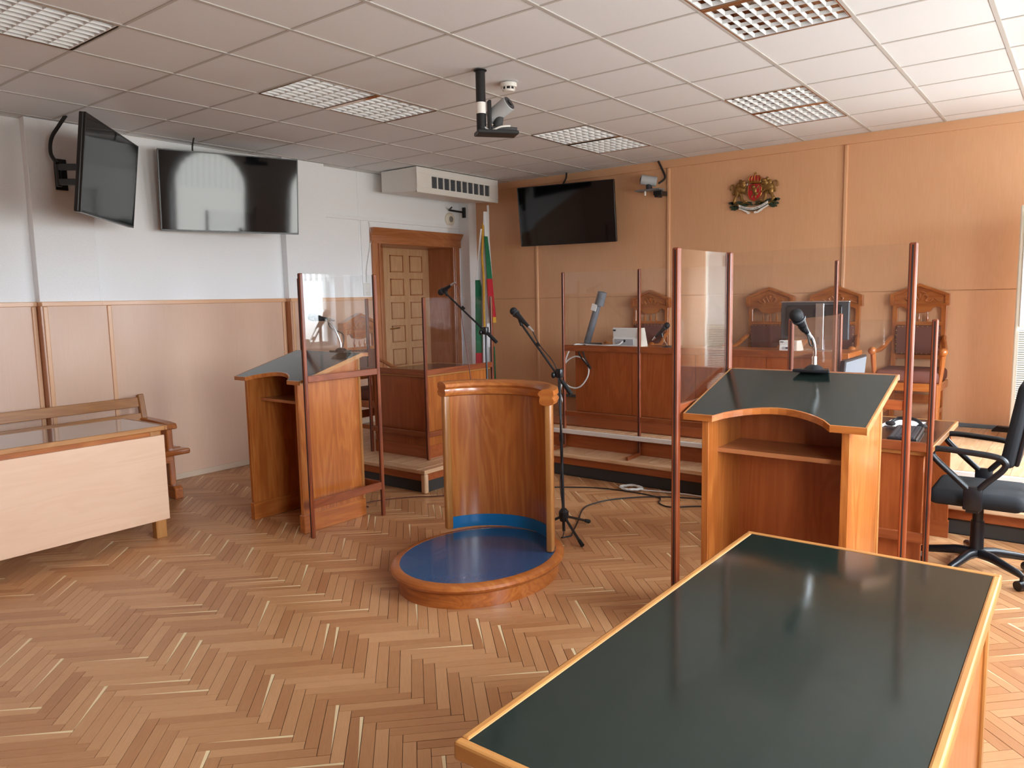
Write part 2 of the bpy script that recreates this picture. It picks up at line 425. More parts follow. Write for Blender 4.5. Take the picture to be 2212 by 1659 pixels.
# ---- ceiling: slab, lay-in tiles, grid bars
ceiling = struct('ceiling', MB().box(-0.6, RW+0.3, FY-0.15, BY+0.15, CZ+0.14, CZ+0.2), 'white_wall')
GX = [0.13+0.6*i for i in range(0, 12)]; GY = [0.6*j for j in range(-8, 9)]
XS = [0.0]+GX+[RW]; YS = [FY]+GY+[BY]
LIGHTS = [(1.93, -1.8, 0), (1.93, 0.6, 1), (2.53, 3.0, 2), (4.33, 3.0, 3), (4.93, 0.6, 4), (4.93, -1.8, 5)]
def is_light(x, y): return any(lx-0.05 < x < lx+0.65 and ly-0.05 < y < ly+1.25 for lx, ly, _ in LIGHTS)
tile_cache = {}
for i in range(len(XS)-1):
    for j in range(len(YS)-1):
        x0, x1, y0, y1 = XS[i], XS[i+1], YS[j], YS[j+1]
        if x1-x0 < 0.02 or y1-y0 < 0.02 or is_light((x0+x1)/2, (y0+y1)/2): continue
        key = (round(x1-x0, 3), round(y1-y0, 3))
        if key not in tile_cache:
            w_, h_ = key; b_ = MB().box(-w_/2+0.006, w_/2-0.006, -h_/2+0.006, h_/2-0.006, 0, 0.015)
            me = bpy.data.meshes.new('ceiling_tile'); b_.bm.to_mesh(me); b_.bm.free(); me.materials.append(MATS['ceiling_tile']); tile_cache[key] = me
        o = bpy.data.objects.new('ceiling_tile', tile_cache[key]); C.objects.link(o)
        o.location = ((x0+x1)/2, (y0+y1)/2, CZ+0.003); o.parent = ceiling
for x in GX:
    if x < RW: o = finish('grid_bar', MB().box(x-0.012, x+0.012, FY, BY, CZ-0.0025, CZ+0.03, 0.001), 'grid_bar', ceiling)
for y in GY:
    bm_ = MB(); xa = 0.0
    segs = []
    cuts = sorted([(lx, lx+0.6) for lx, ly, _ in LIGHTS if ly+0.1 < y < ly+1.1])
    for a, c_ in cuts: segs.append((xa, a)); xa = c_
    segs.append((xa, RW))
    for a, c_ in segs: bm_.box(a, c_, y-0.008, y+0.008, CZ-0.0005, CZ+0.03)
    finish('grid_bar', bm_, 'grid_bar', ceiling)
finish('edge_angle', MB().box(0, RW, BY-0.02, BY, CZ-0.004, CZ+0.02).box(0, 0.02, FY, BY, CZ-0.004, CZ+0.02), 'grid_bar', ceiling)

# ---- left wall (white plaster above a panelled dado), pilasters, door reveal
DY0, DY1, DZ = 3.45, 4.755, 2.26
mb = MB().box(-0.5, 0, FY-0.15, DY0, 0, CZ+0.14).box(-0.5, 0, DY0, DY1, DZ, CZ+0.14).box(-0.5, 0, DY1, BY, 0, CZ+0.14).box(-0.62, -0.5, DY0-.1, DY1+.1, 0, DZ+.2).box(-0.5, 0, DY0, DY1, 0, 0.195)
wall_left = struct('wall_left', mb, 'white_wall')
PIL = [(-0.19, 0.27), (2.13, 2.65)]
for y0, y1 in PIL:
    finish('pilaster', MB().box(0, 0.085, y0, y1, 1.64, CZ, 0.003), 'white_wall', wall_left)
finish('corner_column', MB().box(0, 0.17, 4.89, BY, 0.2, CZ, 0.004), 'white_wall', wall_left)
DH = 1.64
def dado(y0, y1, off, trims, z0=0.0):
    b_ = MB()
    finish('dado_panel', MB().box(0, off+0.018, y0, y1, z0, DH-0.03), 'beech_Z', wall_left)
    finish('dado_rail', MB().box(0, off+0.03, y0, y1, DH-0.033, DH+0.004, 0.004), 'beechwarm_Y', wall_left)
    finish('dado_base', MB().box(0, off+0.026, y0, y1, z0, z0+0.055, 0.003), 'tan_base', wall_left)
    for t_ in trims:
        finish('dado_trim', MB().box(0, off+0.03, t_-0.017, t_+0.017, z0+0.055, DH-0.033, 0.006, 2), 'beechwarm_Z', wall_left)
dado(FY, -0.19, 0, [-0.215, -1.7, -3.2])
dado(-0.19, 0.27, 0.085, [-0.165])
dado(0.27, 2.13, 0, [0.36, 2.1])
dado(2.13, 2.65, 0.085, [2.158])
dado(2.65, 3.35, 0, [2.69], 0.2)
for a, c_ in ((-0.19, 1), (2.13, 1)):
    finish('dado_return', MB().box(0, 0.103, a-0.006, a, 0.0, DH-0.03), 'casing_Z', wall_left)
finish('wall_seam', MB().box(0, 0.004, 3.17, 3.19, DH, CZ), 'white_wall', wall_left)
# door
door = thing('door_1', (-0.44, 4.35, 0.2), 'oak door with twelve small framed panels beside the flag', 'door'); door['kind'] = 'structure'
del door['category']
part('leaf', MB().box(-0.48, -0.44, 3.93, 4.755, 0.2, 2.258), 'doorwood_Z', door)
for cidx in range(2):
    for ridx in range(6):
        ya = 4.045+cidx*0.345; za = 0.47+ridx*0.297
        fr = MB()
        for (a0, a1, b0, b1) in ((ya, ya+0.235, za, za+0.012), (ya, ya+0.235, za+0.203, za+0.215), (ya, ya+0.012, za, za+0.215), (ya+0.223, ya+0.235, za, za+0.215)):
            fr.box(-0.442, -0.432, a0, a1, b0, b1)
        pf = part('panel_moulding', fr, 'casing_Z', door)
        part('panel', MB().box(-0.441, -0.436, ya+0.02, ya+0.215, za+0.02, za+0.195, 0.002), 'doorwood_Z', pf)
hd = part('handle', MB().tube([(-0.44, 4.02, 1.24), (-0.39, 4.02, 1.24)], 0.009).tube(spline([(-0.39, 4.02, 1.24), (-0.385, 4.06, 1.245), (-0.39, 4.14, 1.25)]), [0.009]*16+[0.006]), 'brass', door, True)
part('jamb', MB().box(-0.5, -0.01, DY1-0.004, DY1+0.02, 0.2, DZ).box(-0.5, -0.01, DY0-0.02, DY0+0.012, 0.2, DZ).box(-0.5, -0.01, DY0, DY1, DZ-0.004, DZ+0.02).box(-0.5, -0.43, 3.44, 3.93, .2, DZ), 'casing_Z', door)
cs_ = MB().box(-0.01, 0.03, DY0-0.105, DY0+0.02, 0.2, DZ+0.05, 0.006).box(-0.01, 0.03, DY1-0.02, DY1+0.10, 0.2, DZ+0.05, 0.006)
cs_.box(-0.01, 0.045, DY0-0.02, DY0+0.005, .2, DZ, 0.004).box(-0.01, 0.045, DY1-0.005, DY1+0.02, .2, DZ, 0.004)
part('casing', cs_, 'casing_Z', door)
part('lintel', MB().prism([(-0.01, DZ), (0.035, DZ), (0.035, DZ+0.09), (0.05, DZ+0.11), (0.075, DZ+0.15), (0.085, DZ+0.175), (-0.01, DZ+0.175)], 'Y', DY0-0.12, DY1+0.12), 'casing_Y', door)

# ---- judges' wall (veneer panels with vertical strips)
wall_back = struct('wall_back', MB().box(-0.5, RW+0.3, BY, BY+0.15, 0, CZ+0.14), 'beechwarm_Z')
TX = [1.14, 2.91, 4.72, 6.52]
px = [0.0]+TX+[RW]
for i in range(len(px)-1):
    for z0, z1 in ((Z2, 1.588), (1.594, 2.965)):
        finish('wall_panel', MB().box(px[i]+0.003, px[i+1]-0.003, BY-0.012, BY, z0, z1, 0.0015), 'beechwarm_Z', wall_back)
for x in TX:
    finish('wall_strip', MB().box(x-0.017, x+0.017, BY-0.032, BY, Z2, 2.962, 0.008, 2), 'beechwarm_Z', wall_back)
finish('cornice_board', MB().box(0, RW, BY-0.022, BY, 2.965, CZ, 0.003), 'beechwarm_X', wall_back)
finish('wall_base', MB().box(0.17, RW, BY-0.03, BY, Z2, Z2+0.035, 0.003), 'blue_grey', wall_back)

# ---- window wall (arched windows), out of the frame to the right
b_ = bmesh.new(); edges = []
def loop(pts):
    vs = [b_.verts.new((RW, p[0], p[1])) for p in pts]
    for i in range(len(vs)): edges.append(b_.edges.new((vs[i], vs[(i+1) % len(vs)])))
loop([(FY-0.15, 0), (BY+0.15, 0), (BY+0.15, CZ+0.14), (FY-0.15, CZ+0.14)])
def arch(yc, ww, ins=0.0, n=16):
    r_ = ww/2-ins
    return [(yc-r_, WZ0+ins), (yc+r_, WZ0+ins)]+[(yc+r_*math.cos(PI*k/n), WZS+r_*math.sin(PI*k/n)) for k in range(n+1)]
for yc, ww in WIN: loop(arch(yc, ww))
bmesh.ops.triangle_fill(b_, use_beauty=True, use_dissolve=False, edges=edges)
ret = bmesh.ops.extrude_face_region(b_, geom=b_.faces[:])
for v in [q for q in ret['geom'] if isinstance(q, bmesh.types.BMVert)]: v.co.x += 0.3
bmesh.ops.recalc_face_normals(b_, faces=b_.faces[:])
mb = MB(); mb.bm = b_
wall_right = struct('wall_right', mb, 'white_wall')
finish('dado_panel', MB().box(RW-0.02, RW, FY, BY, 0, 0.9), 'beech_Z', wall_right)
for i, (yc, ww) in enumerate(WIN):
    wn_ = struct('window_%d' % (i+1), MB().box(RW-0.04, RW+0.3, yc-ww/2-0.05, yc+ww/2+0.05, WZ0-0.03, WZ0, 0.005), 'white_plastic')
    outer, inner = arch(yc, ww), arch(yc, ww, 0.06)
    fb = bmesh.new(); vo = [fb.verts.new((RW+0.14, p[0], p[1])) for p in outer]; vi = [fb.verts.new((RW+0.14, p[0], p[1])) for p in inner]
    for k in range(len(vo)):
        k2 = (k+1) % len(vo); fb.faces.new((vo[k], vo[k2], vi[k2], vi[k]))
    ret = bmesh.ops.extrude_face_region(fb, geom=fb.faces[:])
    for v in [q for q in ret['geom'] if isinstance(q, bmesh.types.BMVert)]: v.co.x += 0.06
    mb = MB(); mb.bm = fb
    finish('window_frame', mb, 'white_plastic', wn_)
    gb = bmesh.new(); gb.faces.new([gb.verts.new((RW+0.17, p[0], p[1])) for p in arch(yc, ww, 0.03)]); mb = MB(); mb.bm = gb
    finish('pane', mb, 'window_glass', wn_)
    for k in range(13):
        y = yc-ww/2+0.05+(ww-0.10)*k/12; zt_ = WZS+math.sqrt(max(0.0, (ww/2)**2-(y-yc)**2))-0.03
        finish('blind_slat', MB().box(RW+0.05, RW+0.12, y-0.001, y+0.001, WZS-0.05, max(zt_, WZS)), 'blind', wn_)
wall_front = struct('wall_front', MB().box(-0.5, RW+0.3, FY-0.15, FY, 0, CZ+0.14), 'beech_Z')

# ---- dais in two steps
LX, LY = 2.33, 1.72        # corner of the clerk's part
EY = 2.90                  # front edge of the lower step
dais = struct('floor_dais', MB().box(0.0, LX-0.04, LY+0.04, BY, 0, 0.10).box(LX-0.05, RW, EY+0.04, BY, 0, 0.10), 'dark_carpet')
finish('riser', MB().box(0.0, LX-0.03, LY+0.03, BY, 0.10, 0.165).box(LX-0.05, RW, EY+0.03, BY, 0.10, 0.165), 'oakdark_X', dais)
finish('tread_core', MB().box(0.0, LX-0.11, LY+0.11, BY, 0.165, 0.192).box(LX-0.12, RW, EY+0.11, BY, 0.165, 0.192), 'step_X', dais)
finish('nosing', MB().box(0.0, LX-0.08, LY, LY+0.08, 0.165, Z1, 0.008, 2), 'step_X', dais)
finish('nosing', MB().box(LX-0.08, LX, LY, EY+0.0, 0.165, Z1, 0.008, 2), 'step_Y', dais)
finish('nosing', MB().box(LX-0.08, RW, EY, EY+0.08, 0.165, Z1, 0.008, 2), 'step_X', dais)
finish('corner_post', MB().box(LX-0.055, LX-0.005, LY+0.005, LY+0.055, 0, 0.165, 0.015, 3), 'step_Z', dais)
tb = {}
def tread(x0, x1, y0, y1, z):
    w_, h_ = round(x1-x0, 3), round(y1-y0, 3)
    if (w_, h_) not in tb:
        b2 = MB().box(-w_/2, w_/2, -h_/2, h_/2, 0, 0.008, 0.0012)
        me = bpy.data.meshes.new('tread_board'); b2.bm.to_mesh(me); b2.bm.free(); me.materials.append(MATS['step_Y']); tb[(w_, h_)] = me
    o = bpy.data.objects.new('tread_board', tb[(w_, h_)]); C.objects.link(o); o.location = ((x0+x1)/2, (y0+y1)/2, z-0.008); o.parent = dais
x = 0.01
while x < LX-0.09:
    tread(x, min(x+0.148, LX-0.081), LY+0.081, EY, Z1); x += 0.15
x = LX-0.079
while x < RW-0.02:
    tread(x, min(x+0.068, RW), EY+0.081, 3.28, Z1); x += 0.07
# upper step
UX = 2.45
finish('upper_riser', MB().box(UX, RW, 3.20, BY, Z1, Z2-0.045), 'oakdark_X', dais)
finish('upper_tread', MB().box(UX, RW, 3.16, BY, Z2-0.045, Z2-0.008), 'step_X', dais)
finish('edge_strip', MB().box(UX, RW, 3.135, 3.162, Z2-0.044, Z2-0.004, 0.004), 'chrome_strip', dais)
x = UX
while x < RW-0.02:
    tread(x, min(x+0.098, RW), 3.162, 4.1, Z2); tread(x, min(x+0.098, RW), 4.102, BY-0.03, Z2); x += 0.1



# ================================================================== LARGE FURNITURE
# ---- front table with dark green top
TX0, TX1, TY0, TY1, TZ = 5.675, 6.445, -1.64, -0.05, 0.75
t = thing('table', (6.06, -0.84, 0), 'oak table with a glossy dark green top in the foreground', 'table')
part('top_inlay', MB().box(TX0+0.022, TX1-0.022, TY0+0.022, TY1-0.022, TZ-0.03, TZ), 'green_top', t)
for a in ((TX0, TX1, TY1-0.022, TY1, 'X'), (TX0, TX1, TY0, TY0+0.022, 'X'), (TX0, TX0+0.022, TY0+0.022, TY1-0.022, 'Y'), (TX1-0.022, TX1, TY0+0.022, TY1-0.022, 'Y')):
    part('edge_lipping', MB().box(a[0], a[1], a[2], a[3], TZ-0.036, TZ+0.003, 0.006, 2), 'edge_'+a[4], t)
for y in (TY0+0.045, TY1-0.07): part('apron', MB().box(TX0+0.05, TX1-0.05, y, y+0.025, TZ-0.16, TZ-0.037), 'oak_X', t)
for x in (TX0+0.03, TX1-0.055):
    part('side_panel', MB().box(x, x+0.025, TY0+0.12, TY1-0.1, 0.02, TZ-0.037), 'oak_Z', t)
for x in (TX0+0.02, TX1-0.085):
    for y in (TY0+0.045, TY1-0.105): part('leg', MB().box(x, x+0.065, y, y+0.06, 0, TZ-0.037, 0.005), 'edge_Z', t)

# ---- side table with maple modesty panel, left
AX0, AX1, AY0, AY1, AZ = 1.0, 1.62, -1.75, -0.045, 0.78
t = thing('table', (1.31, -0.9, 0), 'table with glossy dark top and pale beech modesty panel before the wall bench', 'table')
part('top_inlay', MB().box(AX0+0.02, AX1-0.02, AY0+0.02, AY1-0.02, AZ-0.028, AZ), 'grey_top', t)
for a in ((AX0, AX1, AY1-0.02, AY1, 'X'), (AX0, AX1, AY0, AY0+0.02, 'X'), (AX0, AX0+0.02, AY0+0.02, AY1-0.02, 'Y'), (AX1-0.02, AX1, AY0+0.02, AY1-0.02, 'Y')):
    part('edge_lipping', MB().box(a[0], a[1], a[2], a[3], AZ-0.03, AZ+0.002, 0.004, 2), 'edge_'+a[4], t)
for x in (AX1-0.05, AX0+0.04): part('apron', MB().box(x, x+0.022, AY0+0.04, AY1-0.035, AZ-0.1, AZ-0.031), 'oak_Y', t)
part('modesty_panel', MB().box(AX1-0.024, AX1-0.004, AY0+0.02, AY1-0.025, 0.13, AZ-0.062, 0.002), 'maple_Y', t)
for x in (AX0+0.04, AX1-0.085):
    for y in (AY0+0.05, AY1-0.115): part('leg', MB().box(x, x+0.06, y, y+0.075, 0, AZ-0.031, 0.004), 'edge_Z', t)

# ---- wall bench, left
t = thing('bench', (0.42, -0.55, 0), 'long oak bench with slatted back against the left wall', 'bench')
BY0, BY1 = -1.75, 0.60
def bench_end(y):
    b_ = MB().prism([(0.20, 0.40), (0.26, 0.40), (0.165, 0.845), (0.12, 0.835)], 'Y', y-0.025, y+0.025, 0.006)
    return b_
for y in (BY0+0.06, 0.50):
    part('back_post', bench_end(y), 'edge_Z', t)
    part('leg', MB().prism([(0.33, 0.08), (0.615, 0.10), (0.60, 0.60), (0.36, 0.60)], 'Y', y-0.025, y+0.025, 0.006), 'oak_Z', t)
    part('foot', MB().prism([(0.13, 0.0), (0.20, 0.0), (0.26, 0.045), (0.52, 0.045), (0.575, 0.0), (0.695, 0.0), (0.695, 0.085), (0.67, 0.11), (0.30, 0.105), (0.13, 0.09)], 'Y', y-0.035, y+0.035, 0.006), 'oak_X', t)
    part('armrest', MB().prism([(0.16, 0.60), (0.56, 0.585), (0.63, 0.575), (0.655, 0.585), (0.64, 0.625), (0.55, 0.635), (0.16, 0.645)], 'Y', y-0.04, y+0.045, 0.008, 2), 'oak_X', t)
for i, (x, z) in enumerate(((0.155, 0.735), (0.19, 0.60), (0.22, 0.49))):
    part('back_slat', MB().prism([(x, z), (x+0.022, z+0.002), (x-0.002, z+0.085), (x-0.024, z+0.083)], 'X', 0, 1, 0.0) if False else MB().prism([(x, z), (x+0.022, z+0.003), (x+0.004, z+0.085), (x-0.018, z+0.082)], 'Y', BY0, 0.475, 0.003), 'edge_Y', t)
for i in range(4):
    x = 0.25+i*0.112
    part('seat_slat', MB().prism([(x, 0.375), (x+0.105, 0.38), (x+0.105, 0.415), (x, 0.41)], 'Y', BY0, BY1, 0.006, 2), 'oak_Y', t)
part('seat_nosing', MB().box(0.695, 0.735, BY0, BY1, 0.372, 0.418, 0.015, 3), 'oak_Y', t)
part('seat_rail', MB().box(0.60, 0.625, BY0+0.05, BY1-0.1, 0.30, 0.374), 'oak_Y', t)

# ---- lecterns
def lectern(x0, label):
    """front-left base corner x0, base 0.62 wide, y 0.50..1.04"""
    x1, y0, y1 = x0+0.62, 0.50, 1.04
    t = thing('lectern', ((x0+x1)/2, (y0+y1)/2, 0), label, 'lectern', 'speakers\' lecterns')
    zf, zb = 1.05, 1.20      # slope of the desk underside
    def zt(y): return zf+(zb-zf)*(y-y0)/(y1-y0)
    for x in (x0, x1-0.032):
        part('side_panel', MB().prism([(y0, 0.012), (y1, 0.012), (y1, zt(y1)), (y0, zt(y0))], 'X', x, x+0.032), 'oak_Z', t)
        part('plinth', MB().box(x-0.012, x+0.044, y0-0.012, y1+0.012, 0, 0.13, 0.005), 'oak_Y', t)
        part('front_lipping', MB().box(x, x+0.032, y0-0.006, y0+0.004, 0.13, zt(y0)-0.004, 0.002), 'oak_Z', t)
    part('back_panel', MB().box(x0+0.032, x1-0.032, y1-0.16, y1-0.135, 0.0, zt(y1-0.15)), 'oakdark_Z', t)
    for x in (x0-0.006, x1-0.036): part('back_lipping', MB().box(x, x+0.042, y1-0.01, y1+0.012, 0.13, zt(y1)-0.01, 0.003), 'edge_Z', t)
    part('shelf', MB().box(x0+0.032, x1-0.032, y0+0.10, y1-0.16, 0.885, 0.905), 'casing_X', t)
    # sloping desk with a scooped front edge
    ax, bx = x0-0.075, x1+0.065; yf, yb, yk = y0-0.035, y1-0.02, y1+0.045
    cx = (ax+bx)/2; flat = 0.135; n = 14
    def front(inset):
        pts = [(ax+inset, yf+inset), (ax+flat, yf+inset)]
        for k in range(1, n):
            s_ = k/n; x_ = ax+flat+(bx-ax-2*flat)*s_
            pts.append((x_, yf+inset+0.125*math.sin(PI*s_)**0.75))
        return pts+[(bx-flat, yf+inset), (bx-inset, yf+inset)]
    def ztop(y): return zf+0.03+(zb-zf)*(y-y0)/(y1-y0)
    def slab(pts, dz0, dz1):
        b_ = bmesh.new(); lo = [b_.verts.new((p[0], p[1], ztop(p[1])+dz0)) for p in pts]; hi = [b_.verts.new((p[0], p[1], ztop(p[1])+dz1)) for p in pts]
        b_.faces.new(lo); b_.faces.new(hi)
        for k in range(len(pts)):
            k2 = (k+1) % len(pts); b_.faces.new((lo[k], lo[k2], hi[k2], hi[k]))
        mb = MB(); mb._join(b_); return mb
    part('desk_board', slab(front(0)+[(bx, yb), (ax, yb)], -0.026, 0), 'oak_X', t)
    part('desk_inlay', slab(front(0.005)+[(bx-0.005, yb-0.002), (ax+0.005, yb-0.002)], -0.01, 0.002), 'lectern_top', t)
    fo, fi = front(0), front(0.006)
    lip = MB()
    for k in range(len(fo)-1):
        a0, a1, c1, c0 = fo[k], fo[k+1], fi[k+1], fi[k]
        b_ = bmesh.new(); vs = []
        for dz in (-0.025, 0.002): vs.append([b_.verts.new((p[0], p[1]-(0.004 if p in (a0, a1) else 0), ztop(p[1])+dz)) for p in (a0, a1, c1, c0)])
        b_.faces.new(vs[0]); b_.faces.new(vs[1])
        for i in range(4): b_.faces.new((vs[0][i], vs[0][(i+1) % 4], vs[1][(i+1) % 4], vs[1][i]))
        lip._join(b_)
    part('front_edge', lip, 'oak_X', t)
    for x in (ax-0.003, bx-0.004):
        part('side_edge', MB().prism([(yf, ztop(yf)-0.027), (yb, ztop(yb)-0.027), (yb, ztop(yb)+0.003), (yf, ztop(yf)+0.003)], 'X', x, x+0.007), 'edge_Y', t)
    part('ledge', MB().box(ax, bx, yb, yk, ztop(yb)-0.027, ztop(yb)+0.001, 0.003), 'casing_X', t)
    return ztop(yb)+0.001, (ax+bx)/2, yb
LZ, lcx, lyb = lectern(1.735, 'oak lectern with scooped dark desk left of the round witness stand')
RZ, rcx, ryb = lectern(5.262, 'oak lectern with scooped dark desk directly behind the foreground table')

# ---- protective screens of brown posts and clear panes
def screen(name, label, posts, panels, base=0.0, top=1.79, rails=(1.065, 1.11, 0.205, 0.26), pw=0.028, group='protective screens', loc=None, feet=()):
    t = thing(name, (posts[0][0], posts[0][1], base), label, 'screen', group)
    for (x, y) in posts:
        po = MB().box(x-pw/2, x+pw/2, y-pw/2, y+pw/2, base, top, 0.005)
        p = part('post', po, 'frame_Z', t)
        part('post_groove', MB().box(x-0.003, x+0.003, y-pw/2-0.001, y-pw/2+0.004, base+0.01, top-0.01), 'black_rubber', p)
    for (i, j) in panels:
        (xa, ya), (xb, yb) = posts[i], posts[j]
        dx, dy = (xb-xa), (yb-ya); L = math.hypot(dx, dy); ux, uy = dx/L, dy/L
        along_x = abs(dx) > abs(dy)
        def slab(z0, z1, th, ins):
            m_ = MB()
            if along_x: m_.box(min(xa, xb)+ins, max(xa, xb)-ins, ya-th/2, ya+th/2, z0, z1, 0.0 if th < 0.01 else 0.003)
            else: m_.box(xa-th/2, xa+th/2, min(ya, yb)+ins, max(ya, yb)-ins, z0, z1, 0.0 if th < 0.01 else 0.003)
            return m_
        part('rail', slab(rails[0], rails[1], 0.022, pw/2), 'rail_X' if along_x else 'rail_Y', t)
        part('rail', slab(rails[2], rails[3], 0.022, pw/2), 'rail_X' if along_x else 'rail_Y', t)
        part('pane', slab(rails[1]-0.005, top-0.004, 0.005, pw/2-0.004), 'acrylic', t)
    for (x0, x1, y0, y1) in feet:
        part('foot', MB().box(x0, x1, y0, y1, base, base+0.03, 0.003), 'rail_Y', t)
    return t
screen('protective_screen', 'tall clear screen on brown posts around the lectern left of the witness stand',
       [(2.485, 0.465), (2.485, 1.11), (1.615, 1.11)], [(0, 1), (1, 2)])
screen('protective_screen', 'tall clear screen on brown posts around the lectern behind the foreground table',
       [(5.155, 0.455), (5.155, 1.065), (5.985, 1.065)], [(0, 1), (1, 2)], top=1.807, pw=0.032)

# ---- round witness stand
WX, WY2 = 3.80, 0.705
WCTRL = [(3.865+0.462*math.cos(2*PI*k/20-PI/2), 0.585+0.555*math.sin(2*PI*k/20-PI/2)) for k in range(20)]
def closed(ctrl, k=5):
    P = ctrl[-1:]+ctrl+ctrl[:2]; out = []
    for i in range(1, len(P)-2):
        p0, p1, p2, p3 = P[i-1], P[i], P[i+1], P[i+2]
        for j in range(k):
            u = j/k
            out.append(tuple(0.5*(2*p1[d]+(p2[d]-p0[d])*u+(2*p0[d]-5*p1[d]+4*p2[d]-p3[d])*u*u+(3*p1[d]-p0[d]-3*p2[d]+p3[d])*u**3) for d in (0, 1)))
    return out
WOUT = closed(WCTRL)
def stadium(r):
    """rim outline moved inwards by 0.456-r"""
    d = 0.456-r; out = []
    for i, p in enumerate(WOUT):
        a_, b_ = WOUT[i-1], WOUT[(i+1) % len(WOUT)]; tx, ty = b_[0]-a_[0], b_[1]-a_[1]; L_ = math.hypot(tx, ty)
        out.append((p[0]-ty/L_*d, p[1]+tx/L_*d))
    return out
t = thing('witness_stand', (WX, 0.66, 0), 'round oak witness stand with blue floor and curved wooden back', 'witness stand')
part('plinth', MB().prism(stadium(0.42), 'Z', 0, 0.09), 'oak_X', t, True)
rim = bmesh.new()
prof = [(0.405, 0.082), (0.43, 0.082), (0.448, 0.092), (0.456, 0.108), (0.452, 0.122), (0.438, 0.132), (0.405, 0.134)]
rings = [[rim.verts.new((p[0], p[1], z)) for p in stadium(r_)] for r_, z in prof]
for i in range(len(prof)):
    a, b_ = rings[i], rings[(i+1) % len(prof)]
    for k in range(len(a)): rim.faces.new((a[k], a[(k+1) % len(a)], b_[(k+1) % len(a)], b_[k]))
mb = MB(); mb._join(rim); part('rim', mb, 'oak_X', t, True)
part('standing_floor', MB().prism(stadium(0.41), 'Z', 0.085, 0.1325), 'blue_floor', t)
RC, ZT = 0.416, 1.0
A0, A1 = math.radians(18), math.radians(162)
def sector(prof, a0, a1, n):
    m_ = MB().lathe(prof, (WX, WY2, 0), n, ang=(a0, a1))
    bmesh.ops.holes_fill(m_.bm, edges=[e_ for e_ in m_.bm.edges if e_.is_boundary], sides=0); return m_
part('curved_panel', sector([(RC-0.010, 0.132), (RC-0.010, ZT), (RC+0.010, ZT), (RC+0.010, 0.132), (RC-0.010, 0.132)], A0, A1, 40), 'oak_Z', t, True)
part('skirting', sector([(RC-0.018, 0.132), (RC-0.018, 0.208), (RC-0.008, 0.208), (RC-0.008, 0.132), (RC-0.018, 0.132)], A0+0.03, A1-0.03, 40), 'blue_board', t, True)
for a_ in (A0, A1):
    c_ = Vector((WX+RC*math.cos(a_), WY2+RC*math.sin(a_), 0))
    part('end_post', MB().box(-0.021, 0.021, -0.024, 0.024, 0.132, ZT+0.005, 0.012, 3).xf(Matrix.Translation(c_) @ Matrix.Rotation(a_, 4, 'Z')), 'edge_Z', t, True)
hr = [(-0.047, 1.015), (-0.042, 1.0), (-0.02, 0.992), (0.008, 0.992), (0.036, 1.0), (0.044, 1.02), (0.032, 1.038), (0.042, 1.052), (0.038, 1.078), (0.013, 1.088), (-0.02, 1.086), (-0.047, 1.072), (-0.054, 1.055), (-0.042, 1.04), (-0.047, 1.015)]
part('handrail', sector([(RC+p[0], p[1]) for p in hr], A0-0.075, A1+0.075, 44), 'oak_X', t, True)

# ---- clerk's desks (the same model twice)
def clerk_desk(x0, x1, y0, y1, zb, label, ht=0.76, kx=0):
    t = thing('desk', ((x0+x1)/2, (y0+y1)/2, zb), label, 'desk', 'clerks\' desks')
    zt = zb+ht
    part('desktop', MB().box(x0-0.015, x1+0.015, y0-0.015, y1+0.015, zt-0.03, zt-0.002, 0.003), 'brown_top', t)
    for a in ((x0-0.03, x1+0.03, y0-0.03, y0-0.012, 'X'), (x0-0.03, x1+0.03, y1+0.012, y1+0.03, 'X'), (x0-0.03, x0-0.012, y0-0.012, y1+0.012, 'Y'), (x1+0.012, x1+0.03, y0-0.012, y1+0.012, 'Y')):
        part('edge_lipping', MB().box(a[0], a[1], a[2], a[3], zt-0.034, zt, 0.004), 'edge_'+a[4], t)
    for y in (y0, y1-0.03):
        part('end_panel', MB().box(x0, x1, y, y+0.03, zb+0.11, zt-0.034), 'oakdark_Z', t)
    fx = x1-0.03 if kx > 0 else x0
    part('front_panel', MB().box(fx, fx+0.03, y0+0.03, y1-0.03, zb+0.11, zt-0.034), 'oak_Z', t)
    part('plinth', MB().box(x0-0.006, x1+0.006, y0-0.006, y0+0.032, zb, zb+0.11).box(x0-0.006, x1+0.006, y1-0.032, y1+0.006, zb, zb+0.11).box(fx-0.006, fx+0.036, y0+0.03, y1-0.03, zb, zb+0.11), 'oakdark_X', t)
    return zt
clerk_desk(1.36, 2.02, 2.085, 2.95, Z1, 'oak clerk desk on the dais in front of the door', kx=1)
DZR = clerk_desk(5.30, 5.95, 1.80, 2.83, 0.0, 'oak clerk desk on the parquet next to the black office chair', kx=-1)
screen('protective_screen', 'low clear screen on brown posts round the clerk desk by the door',
       [(1.345, 2.045), (2.065, 2.045), (2.065, 2.965)], [(0, 1), (1, 2)], base=Z1, top=1.622, rails=(0.945, 0.995, 0.40, 0.445))
screen('protective_screen', 'low clear screen on brown posts round the clerk desk by the office chair',
       [(5.985, 1.735), (5.262, 1.735), (5.262, 2.80)], [(0, 1), (1, 2)], base=0.0, top=1.45, rails=(0.755, 0.805, 0.26, 0.315))

